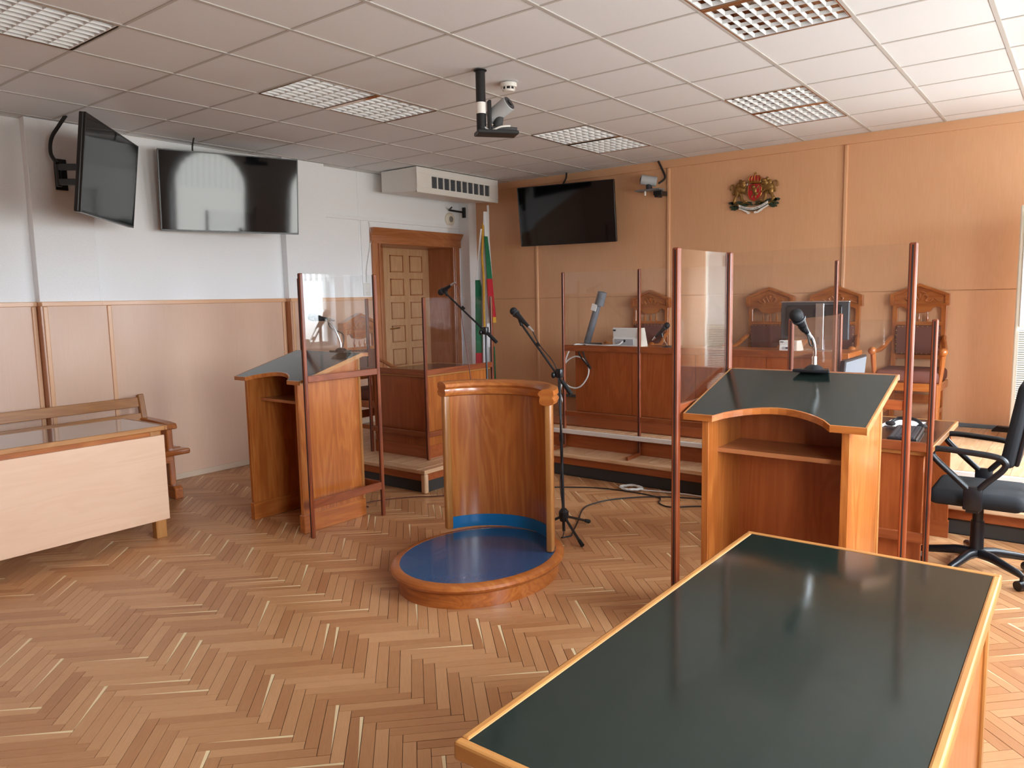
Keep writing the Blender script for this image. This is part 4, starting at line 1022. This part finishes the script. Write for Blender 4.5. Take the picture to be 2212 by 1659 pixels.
# ================================================================== SMALL THINGS
def hand_mic(t, head, tail, name='microphone', r=0.027, mat='black_plastic'):
    """handheld vocal microphone from grille ball to tail"""
    h = Vector(head); a = (Vector(tail)-h); L = a.length; a.normalize()
    m_ = part(name, MB().tube([h+a*0.012, h+a*0.03, h+a*0.05, h+a*(L-0.03), h+a*L], [r*0.86, r*0.9, r*0.72, r*0.48, r*0.42], 14), mat, t, True)
    part('grille_ball', MB().ball(h, r, 16, 12), 'black_rubber', m_, True)
    part('grille_ring', MB().tube([h+a*0.022, h+a*0.03], r*1.02, 16), 'dark_grey', m_, True)
    part('plug', MB().tube([h+a*(L-0.002), h+a*(L+0.022), h+a*(L+0.05)], [r*0.4, r*0.38, r*0.2], 10), 'silver', m_, True)
    return m_
# floor stand in front of the bench
def mic_stand(label, base, top, clutch_z, head, tail, boom_end, legs, cable=None):
    t = thing('microphone_stand', base, label, 'microphone stand', 'boom microphone stands')
    b_ = Vector(base); top = Vector(top)
    part('pole', MB().tube([b_+Vector((0, 0, 0.03)), b_+(top-b_)*0.6, b_+(top-b_)*0.61, top], [0.0105, 0.0105, 0.008, 0.008], 12), 'black_metal', t, True)
    part('pole_collar', MB().tube([b_+(top-b_)*0.585, b_+(top-b_)*0.63], 0.014, 12), 'black_plastic', t, True)
    hub = part('hub', MB().lathe([(0, 0.10), (0.026, 0.10), (0.034, 0.13), (0.034, 0.165), (0.018, 0.185), (0, 0.19)], tuple(b_), 16), 'black_plastic', t, True)
    for lx, ly in legs:
        e_ = Vector((lx, ly, b_.z+0.012)); s_ = b_+Vector((0, 0, 0.135))
        lg = part('leg', MB().tube([s_, s_+(e_-s_)*0.88, e_], [0.009, 0.009, 0.009], 10), 'black_metal', t, True)
        part('rubber_foot', MB().tube([s_+(e_-s_)*0.84, e_], [0.012, 0.014], 10), 'black_rubber', lg, True)
    part('clutch', MB().box(-0.022, 0.022, -0.02, 0.02, -0.03, 0.03, 0.008, 2).xf(Matrix.Translation(top)), 'black_plastic', t, True)
    part('clutch_knob', MB().ball(top+Vector((-0.035, -0.02, -0.012)), (0.016, 0.016, 0.022), 10, 8), 'black_plastic', t, True)
    hd_, tl = Vector(head), Vector(tail); be = Vector(boom_end)
    clip = hd_+(tl-hd_)*0.42
    d = (clip-be)
    bo = part('boom', MB().tube([be, clip-d*0.02-Vector((0, 0, 0.03))], 0.0075, 10), 'black_metal', t, True)
    part('counterweight_grip', MB().tube([be, be+d*0.16], 0.0145, 12), 'black_rubber', bo, True)
    part('boom_joint', MB().tube([be+d*0.62, be+d*0.66], 0.012, 10), 'black_plastic', bo, True)
    part('mic_clip', MB().tube([clip-d*0.035-Vector((0, 0, 0.035)), clip-Vector((0, 0, 0.012)), clip+(tl-hd_)*0.1-Vector((0, 0, 0.008))], [0.012, 0.016, 0.018], 10), 'black_plastic', t, True)
    hand_mic(t, head, tail)
    if cable: part('cable', MB().tube(spline(cable), 0.0035, 6), 'black_cable', t, True)
    return t
mic_stand('black boom microphone stand directly behind the round witness stand', (3.865, 1.47, 0), (3.845, 1.47, 1.10), 1.1, (3.475, 1.47, 1.510), (3.60, 1.47, 1.405), (3.935, 1.47, 0.965),
          [(4.10, 1.33), (3.86, 1.80), (3.62, 1.33)],
          [(3.625, 1.47, 1.385), (3.70, 1.46, 1.28), (3.83, 1.46, 1.13), (3.85, 1.45, 0.9), (3.875, 1.452, 0.6), (3.85, 1.455, 0.35), (3.89, 1.44, 0.1), (3.90, 1.40, 0.006)])
mic_stand('black boom microphone stand beside the clerk desk near the flag', (2.80, 2.0, 0), (2.785, 2.0, 1.345), 1.35, (2.315, 2.0, 1.660), (2.43, 2.0, 1.715), (2.895, 2.0, 1.255),
          [(3.05, 1.88), (2.78, 2.28), (2.56, 1.86)])
single('cable', MB().tube(spline([(2.47, 2.0, 1.735), (2.50, 2.02, 1.66), (2.52, 2.02, 1.45), (2.56, 2.03, 1.15), (2.60, 2.03, 0.85), (2.64, 2.02, 0.4), (2.66, 2.0, 0.06), (2.62, 1.94, 0.008)]), 0.004, 6), 'brown_cable', 'thin red-brown cable hanging from the boom microphone by the flag', 'cable', None, True)

# lectern gooseneck microphones
def goose(label, c, neck, head, tail):
    t = thing('lectern_microphone', c, label, 'microphone', 'lectern microphones')
    x, y, z = c
    part('base', MB().prism([(x-0.09, y-0.04), (x-0.02, y-0.045), (x+0.03, y-0.045), (x+0.08, y-0.04), (x+0.055, y+0.055), (x-0.055, y+0.055)], 'Z', z+0.001, z+0.016, 0.004), 'black_plastic', t)
    part('base_dome', MB().lathe([(0.05, 0.012), (0.035, 0.026), (0.018, 0.036), (0, 0.038)], c, 16), 'black_plastic', t, True)
    part('neck_socket', MB().tube([(x, y, z+0.03), (x, y, z+0.075)], 0.012, 12), 'chrome', t, True)
    part('gooseneck', MB().tube(spline(neck), 0.0085, 10), 'chrome', t, True)
    part('mic_clip', MB().tube([neck[-1], tuple(Vector(neck[-1])+(Vector(head)-Vector(neck[-1]))*0.3)], [0.016, 0.022], 10), 'black_plastic', t, True)
    hand_mic(t, head, tail, r=0.031)
    part('cable', MB().tube(spline([tail, tuple(Vector(tail)+Vector((0.012, 0.012, -0.06))), (x-0.005, y+0.03, z+0.13), (x-0.012, y+0.03, z+0.04)]), 0.004, 6), 'black_cable', t, True)
    return t
gz = LZ+0.001
goose('chrome gooseneck microphone on the lectern behind the foreground table', (5.597, 1.0, gz), [(5.597, 1.0, gz+0.06), (5.598, 0.995, gz+0.11), (5.590, 0.98, gz+0.16), (5.567, 0.945, gz+0.20)], (5.545, 0.885, 1.497), (5.575, 0.955, 1.415))
goose('chrome gooseneck microphone on the lectern left of the witness stand', (2.235, 0.985, gz), [(2.235, 0.985, gz+0.06), (2.225, 0.97, gz+0.13), (2.185, 0.94, gz+0.22), (2.115, 0.91, gz+0.255)], (2.055, 0.875, 1.490), (2.165, 0.935, 1.47))

# things on the judges' bench
t = thing('document_camera', (2.43, 4.15, JZ), 'grey tubular document camera leaning up from the judges\' bench', 'document camera')
part('base', MB().box(2.34, 2.52, 4.10, 4.26, JZ, JZ+0.02, 0.006, 2), 'dark_grey', t, True)
a0, a1 = Vector((2.40, 4.15, JZ+0.02)), Vector((2.567, 4.15, 1.60))
part('arm', MB().tube([a0, a0+(a1-a0)*0.02, a1-(a1-a0)*0.03, a1], [0.03, 0.036, 0.036, 0.034], 20), 'grey_plastic', t, True)
hx = (a1-a0).normalized()
part('head', MB().tube([a1-hx*0.10+Vector((0.02, 0, 0)), a1+hx*0.045+Vector((0.012, 0, 0))], [0.045, 0.047], 20), 'grey_plastic', t, True)
part('label_sticker', MB().box(-0.03, 0.03, -0.047, -0.040, -0.035, 0.035).xf(Matrix.Translation(a1-hx*0.12+Vector((-0.012, 0, 0))) @ Matrix.Rotation(0.3, 4, 'Y')), 'paper', t)
def scanner(x0, x1, y0, z, h, label):
    t = thing('document_scanner', ((x0+x1)/2, y0+0.1, z), label, 'scanner', 'document scanners')
    part('body', MB().prism([(y0, z), (y0+0.19, z), (y0+0.17, z+h*0.75), (y0+0.03, z+h), (y0-0.005, z+h*0.98), (y0+0.012, z+h*0.45), (y0, z+h*0.42)], 'X', x0, x1, 0.006), 'white_plastic', t)
    part('rear_recess', MB().box(x0+0.03, x1-0.05, y0-0.004, y0+0.004, z+0.015, z+h*0.40), 'light_grey', t)
    part('side_cover', MB().prism([(y0-0.002, z), (y0+0.19, z), (y0+0.12, z+h*0.98), (y0-0.007, z+h*0.98)], 'X', x1, x1+0.012), 'ivory_plastic', t)
    part('button', MB().box(x0+0.012, x0+0.04, y0-0.008, y0+0.001, z+h*0.82, z+h*0.9), 'dark_grey', t)
    part('power_socket', MB().box((x0+x1)/2-0.012, (x0+x1)/2+0.006, y0-0.007, y0+0.002, z+h*0.24, z+h*0.37), 'black_plastic', t)
    return t
scanner(2.76, 3.05, 4.06, JZ, 0.19, 'white document scanner beside the document camera on the bench')
scanner(4.455, 4.60, 4.02, JZ, 0.095, 'small white device in front of the computer monitor on the bench')
single('cable', MB().tube(spline([(2.89, 4.04, JZ+0.055), (2.84, 4.02, JZ+0.02), (2.70, 4.0, JZ+0.012), (2.55, 4.03, JZ+0.012), (2.42, 4.02, JZ+0.014), (2.36, 3.965, JZ+0.01), (2.30, 3.94, 1.02), (2.25, 3.93, 0.87), (2.235, 3.93, 0.74), (2.32, 3.94, 0.66), (2.44, 3.945, 0.67), (2.54, 3.945, 0.80), (2.52, 3.945, 0.93), (2.40, 3.94, 0.985), (2.28, 3.94, 0.93), (2.23, 3.935, 0.84)], 6), 0.0075, 8), 'white_cable', 'white cable looping down from the scanner at the left end of the bench', 'cable', None, True)
single('cable', MB().tube(spline([(2.47, 4.0, JZ+0.01), (2.475, 3.945, JZ+0.0), (2.50, 3.94, 0.98), (2.57, 3.94, 0.87), (2.53, 3.94, 0.90), (2.44, 3.94, 1.0), (2.43, 3.945, 1.035)], 6), 0.008, 8), 'black_cable', 'short black cable hanging over the left front corner of the bench', 'cable', None, True)
single('cable', MB().tube(spline([(2.24, 3.93, 0.74), (2.22, 3.90, 0.60), (2.29, 3.88, 0.45), (2.30, 3.87, 0.40), (2.28, 3.85, 0.30), (2.25, 3.84, 0.212)], 6), 0.008, 8), 'white_cable', 'white corrugated cable hanging to the dais at the left end of the bench', 'cable', None, True)
t = thing('bench_microphone', (3.33, 4.12, JZ), 'black handheld microphone on a small table stand on the bench', 'microphone')
part('base', MB().lathe([(0, 0), (0.055, 0), (0.05, 0.010), (0.012, 0.018), (0, 0.018)], (3.34, 4.12, JZ), 20), 'black_metal', t, True)
part('stem', MB().tube([(3.34, 4.12, JZ+0.015), (3.30, 4.12, JZ+0.075), (3.29, 4.12, JZ+0.12)], 0.006, 8), 'chrome', t, True)
part('mic_clip', MB().tube([(3.285, 4.12, JZ+0.10), (3.275, 4.12, JZ+0.15)], 0.016, 10), 'black_plastic', t, True)
hand_mic(t, (3.345, 4.10, 1.305), (3.225, 4.10, 1.19), r=0.03)
t = thing('computer_monitor', (4.745, 4.25, JZ), 'dark computer monitor with silver stand seen from behind on the bench', 'monitor')
part('stand_base', MB().box(4.64, 4.86, 4.17, 4.36, JZ, JZ+0.010, 0.003), 'silver', t)
part('stand_column', MB().prism([(4.205, JZ+0.01), (4.225, JZ+0.01), (4.24, 1.50), (4.205, 1.50)], 'X', 4.705, 4.775, 0.003), 'silver', t)
part('cable_hole', MB().box(4.722, 4.748, 4.203, 4.212, JZ+0.05, JZ+0.12, 0.004), 'dark_grey', t)
mo = part('shell', MB().prism([(4.235, 1.185), (4.275, 1.18), (4.275, 1.515), (4.235, 1.508)], 'X', 4.40, 4.975, 0.006), 'dark_grey', t)
part('rear_bulge', MB().prism([(4.215, 1.23), (4.24, 1.20), (4.24, 1.49), (4.215, 1.47)], 'X', 4.45, 4.92, 0.004), 'black_plastic', mo)
part('top_frame', MB().box(4.396, 4.979, 4.232, 4.28, 1.508, 1.520, 0.003), 'silver', mo)
part('display', MB().box(4.412, 4.963, 4.274, 4.278, 1.195, 1.50), 'screen_black', mo)

# things on the right clerk desk
kz = DZR
t = thing('keyboard', (5.80, 2.16, kz), 'black computer keyboard on the clerk desk by the office chair', 'keyboard')
kb = MB().box(-0.075, 0.075, -0.22, 0.22, 0.0, 0.022, 0.004)
KM = Matrix.Translation((5.80, 2.16, kz)) @ Matrix.Rotation(math.radians(4), 4, 'Z')
part('body', kb.xf(KM), 'black_plastic', t)
kk = MB()
for i in range(5):
    for j in range(19): kk.box(-0.062+i*0.025, -0.041+i*0.025, -0.21+j*0.0222, -0.192+j*0.0222, 0.02, 0.028)
part('keys', kk.xf(KM), 'dark_grey', t)['kind'] = 'stuff'
single('paper_sheet', MB().prism([(5.60, 2.45), (5.80, 2.43), (5.82, 2.70), (5.62, 2.72)], 'Z', kz+0.001, kz+0.003), 'paper', 'white paper sheet at the far end of the desk beside the keyboard', 'paper', 'papers on the clerk desk')
single('paper_sheet', MB().prism([(5.50, 2.36), (5.62, 2.34), (5.63, 2.44), (5.51, 2.46)], 'Z', kz+0.001, kz+0.003), 'paper', 'small white paper slip left of the keyboard on the desk', 'paper', 'papers on the clerk desk')
t = thing('headset', (5.74, 2.46, kz), 'black headset lying on the papers behind the keyboard', 'headset')
part('headband', MB().tube(spline([(5.66, 2.46, kz+0.02), (5.69, 2.48, kz+0.045), (5.75, 2.48, kz+0.055), (5.81, 2.46, kz+0.045), (5.84, 2.43, kz+0.02)]), 0.011, 8), 'black_plastic', t, True)
for x, y in ((5.66, 2.455), (5.84, 2.425)): part('earcup', MB().ball((x, y, kz+0.018), (0.03, 0.02, 0.016), 12, 8), 'black_rubber', t, True)
t = thing('computer_monitor', (5.42, 2.48, kz), 'black flat monitor turned to the clerk desk\'s office chair', 'monitor')
part('stand_base', MB().box(5.33, 5.50, 2.36, 2.60, kz, kz+0.012, 0.004), 'black_plastic', t)
part('stand_neck', MB().box(5.36, 5.385, 2.45, 2.51, kz+0.01, kz+0.16), 'black_plastic', t)
sc_ = part('shell', MB().prism([(5.385, kz+0.10), (5.42, kz+0.10), (5.445, kz+0.42), (5.415, kz+0.42)], 'Y', 2.21, 2.76, 0.004), 'black_plastic', t)
part('display', MB().prism([(5.418, kz+0.112), (5.422, kz+0.112), (5.447, kz+0.408), (5.442, kz+0.408)], 'Y', 2.225, 2.745), 'grey_plastic', sc_)

# office chair
OX, OY = 6.17, 2.22
t = thing('office_chair', (OX, OY, 0), 'black fabric office chair with looped armrests at the clerk desk', 'office chair')
for k in range(5):
    a = math.radians(-38+72*k); d = Vector((math.cos(a), math.sin(a), 0)); c0 = Vector((OX, OY, 0.115))
    lg = part('base_arm', MB().tube([c0, c0+d*0.10, c0+d*0.27+Vector((0, 0, -0.03)), c0+d*0.295+Vector((0, 0, -0.04))], [0.03, 0.026, 0.019, 0.014], 10), 'black_plastic', t, True)
    e_ = c0+d*0.29; cp = MB()
    part('caster', MB().tube([e_+d.cross(Vector((0, 0, 1)))*0.028+Vector((0, 0, -0.088)), e_-d.cross(Vector((0, 0, 1)))*0.028+Vector((0, 0, -0.088))], 0.027, 14).tube([e_+Vector((0, 0, -0.03)), e_+Vector((0, 0, -0.075))], 0.010, 8), 'black_plastic', lg, True)
part('column_cover', MB().tube([(OX, OY, 0.10), (OX, OY, 0.13), (OX, OY, 0.30)], [0.045, 0.036, 0.033], 16), 'black_plastic', t, True)
part('gas_lift', MB().tube([(OX, OY, 0.28), (OX, OY, 0.41)], 0.027, 16), 'black_metal', t, True)
part('mechanism', MB().box(OX-0.10, OX+0.14, OY-0.07, OY+0.07, 0.385, 0.42, 0.006), 'black_metal', t)
seat = MB().box(OX-0.225, OX+0.225, OY-0.225, OY+0.225, 0.415, 0.505, 0.042, 4)
part('seat', seat, 'black_fabric', t, True)
for s_ in (-1, 1):
    y = OY+s_*0.262
    pts = [(OX-0.03, y-s_*0.0, 0.535), (OX-0.10, y, 0.60), (OX-0.185, y, 0.68), (OX-0.205, y, 0.715), (OX-0.18, y, 0.74), (OX-0.05, y, 0.735), (OX+0.09, y, 0.722), (OX+0.135, y, 0.695), (OX+0.12, y, 0.65), (OX+0.06, y, 0.585), (OX+0.02, y, 0.535)]
    ar = part('armrest', MB().tube(spline(pts, 5), 0.0165, 10), 'black_plastic', t, True)
    part('arm_bracket', MB().box(OX-0.05, OX+0.04, y-0.014, y+0.014, 0.42, 0.55, 0.008, 2).box(OX-0.035, OX+0.025, min(y, OY+s_*0.15), max(y, OY+s_*0.15), 0.405, 0.422), 'black_plastic', ar, True)
bk = MB().box(-0.035, 0.035, -0.215, 0.215, -0.23, 0.23, 0.034, 4)
part('backrest', bk.xf(Matrix.Translation((OX+0.17, OY, 0.88)) @ Matrix.Rotation(math.radians(9), 4, 'Y')), 'black_fabric', t, True)
part('back_shell', MB().box(0.0, 0.022, -0.20, 0.20, -0.215, 0.215, 0.01, 2).xf(Matrix.Translation((OX+0.20, OY, 0.88)) @ Matrix.Rotation(math.radians(9), 4, 'Y')), 'black_plastic', t, True)
part('back_bar', MB().tube(spline([(OX+0.08, OY, 0.40), (OX+0.24, OY, 0.40), (OX+0.285, OY, 0.45), (OX+0.255, OY, 0.62), (OX+0.225, OY, 0.80)]), 0.018, 10).box(OX+0.25, OX+0.34, OY-0.03, OY+0.03, 0.40, 0.47, 0.008), 'black_plastic', t, True)

# floor-standing air conditioner at the right edge
t = thing('air_conditioner', (6.41, 4.55, Z2), 'tall cream floor-standing air conditioner at the right edge by the wall', 'air conditioner')
ax0, ax1, ayf, ayb = 6.15, 6.69, 4.36, 4.74
part('cabinet', MB().box(ax0, ax1, ayf, ayb, Z2, 2.23, 0.02, 3), 'ivory_plastic', t)
part('front_cover', MB().box(ax0+0.03, ax1-0.03, ayf-0.015, ayf+0.002, 1.30, 2.18, 0.006), 'white_plastic', t)
part('display', MB().box(ax0+0.18, ax1-0.18, ayf-0.019, ayf-0.012, 1.86, 1.96, 0.002), 'grey_plastic', t)
part('grille_recess', MB().box(ax0+0.035, ax1-0.035, ayf-0.002, ayf+0.002, Z2+0.12, 1.275), 'baseboard_grey', t)
for k in range(46):
    z = Z2+0.125+0.0168*k; part('grille_slat', MB().prism([(ayf-0.012, z), (ayf, z+0.006), (ayf, z+0.010), (ayf-0.012, z+0.004)], 'X', ax0+0.03, ax1-0.03), 'ivory_plastic', t)

# flag on a pole by the corner
fx_, fy_ = 0.645, 4.70
t = thing('flag', (fx_, fy_, Z1), 'white, green and red flag with gold cord hanging from a pole by the door', 'flag')
part('foot', MB().lathe([(0, 0), (0.15, 0), (0.14, 0.03), (0.03, 0.06), (0, 0.06)], (fx_, fy_, Z1), 24), 'brass', t, True)
part('pole', MB().tube([(fx_, fy_, Z1+0.03), (fx_, fy_, 2.74)], 0.014, 12), 'flag_white', t, True)
def cloth(name, mat, rows, parent=t, waves=3, th=0.004, ph=0.0):
    """rows: list of (z, x_left, x_right, y); a pleated sheet between them"""
    n = 18; b_ = bmesh.new(); g_ = []
    for (z, xl, xr, y) in rows:
        g_.append([b_.verts.new((0.045+xl+(xr-xl)*k/n, y-0.05*math.sin(PI*k/n)-0.018*math.sin(2*PI*waves*k/n+ph), z)) for k in range(n+1)])
    for i in range(len(rows)-1):
        for k in range(n): b_.faces.new((g_[i][k], g_[i][k+1], g_[i+1][k+1], g_[i+1][k]))
    bmesh.ops.recalc_face_normals(b_, faces=b_.faces[:])
    bmesh.ops.solidify(b_, geom=b_.faces[:], thickness=th)
    mb_ = MB(); mb_.bm = b_; return part(name, mb_, mat, parent, True)
cloth('white_cloth', 'flag_white', [(2.66, 0.585, 0.605, 4.69), (2.3, 0.535, 0.625, 4.69), (1.86, 0.475, 0.655, 4.69), (1.3, 0.465, 0.65, 4.69), (0.73, 0.45, 0.64, 4.69)])
cloth('white_fold', 'flag_white', [(2.45, 0.56, 0.585, 4.65), (2.1, 0.50, 0.54, 4.65), (1.83, 0.452, 0.49, 4.65)], waves=1)
cloth('green_fold', 'flag_green', [(1.83, 0.452, 0.49, 4.648), (1.75, 0.445, 0.51, 4.648), (1.2, 0.428, 0.50, 4.648), (0.92, 0.42, 0.50, 4.648)], waves=1)
cloth('red_fold', 'flag_red', [(0.92, 0.42, 0.50, 4.647), (0.72, 0.415, 0.495, 4.647)], waves=1)
cloth('green_cloth', 'flag_green', [(2.36, 0.612, 0.62, 4.66), (2.1, 0.62, 0.652, 4.66), (1.84, 0.625, 0.68, 4.66)], waves=1)
cloth('red_cloth', 'flag_red', [(1.84, 0.625, 0.68, 4.659), (1.6, 0.635, 0.70, 4.659), (1.37, 0.655, 0.725, 4.659)], waves=1)
cloth('gold_fringe', 'gold_fringe', [(1.37, 0.655, 0.725, 4.659), (1.30, 0.665, 0.728, 4.659)], waves=2)
cloth('green_hem', 'flag_green', [(1.0, 0.655, 0.668, 4.69), (0.5, 0.655, 0.675, 4.69)], waves=1)
part('gold_cord', MB().tube(spline([(0.575, 4.63, 2.52), (0.59, 4.60, 2.3), (0.582, 4.59, 2.1), (0.60, 4.585, 1.9), (0.605, 4.58, 1.7), (0.598, 4.58, 1.5), (0.60, 4.585, 1.2)]), 0.014, 8).xf(Matrix.Translation((0.045, 0, 0))), 'gold_fringe', t, True)

# cables and bits on the floor
single('cable', MB().tube(spline([(3.89, 1.40, 0.006), (3.92, 1.47, 0.006), (3.89, 1.54, 0.006), (3.78, 1.78, 0.006), (3.66, 2.03, 0.006), (3.63, 2.2, 0.006), (3.70, 2.42, 0.006), (3.92, 2.66, 0.006), (4.24, 2.80, 0.006), (4.6, 2.86, 0.006)], 8), 0.005, 6), 'black_cable', 'black cable curving from the microphone stand towards the dais step', 'cable', 'cables on the floor', True)
single('cable', MB().tube(spline([(2.95, 2.35, 0.006), (3.14, 2.52, 0.006), (3.44, 2.67, 0.006), (3.75, 2.70, 0.006), (3.98, 2.66, 0.006), (4.05, 2.52, 0.006), (4.17, 2.47, 0.006), (4.33, 2.60, 0.006), (4.6, 2.75, 0.006)], 8), 0.005, 6), 'black_cable', 'dark cable lying in a wave along the foot of the dais', 'cable', 'cables on the floor', True)
single('cable', MB().tube(spline([(2.15, 1.13, 0.005), (2.22, 1.15, 0.005), (2.22, 1.20, 0.005), (2.13, 1.19, 0.005), (2.12, 1.30, 0.005), (2.20, 1.46, 0.005), (2.33, 1.62, 0.005), (2.45, 1.72, 0.005), (2.62, 1.94, 0.006)], 8), 0.004, 6), 'brown_cable', 'red-brown cable looping out behind the left lectern towards the dais corner', 'cable', 'cables on the floor', True)
co = []
for k in range(64):
    a = 2*PI*k/16; rr_ = 0.075+0.012*math.sin(k*1.7); co.append((3.66+rr_*math.cos(a)*1.15, 2.79+rr_*math.sin(a), 0.010+0.0022*(k/16)+0.004*abs(math.sin(k*0.9))))
co += [(3.80, 2.80, 0.01), (4.0, 2.85, 0.008), (4.3, 2.87, 0.008), (4.7, 2.87, 0.008)]
single('cable_coil', MB().tube(spline(co, 3), 0.0055, 6), 'white_cable', 'coiled white cable lying at the foot of the dais step', 'cable', None, True)
t = thing('power_adapter', (6.06, 4.93, Z2), 'black plug box on the dais floor against the wall base', 'plug')
part('body', MB().prism([(5.99, Z2), (6.14, Z2), (6.12, Z2+0.045), (6.03, Z2+0.05), (6.0, Z2+0.02)], 'Y', 4.90, 4.96, 0.004), 'black_plastic', t)
part('cable', MB().tube(spline([(6.14, 4.93, Z2+0.01), (6.25, 4.95, Z2+0.008), (6.35, 4.98, Z2+0.008)]), 0.006, 6), 'black_cable', t, True)
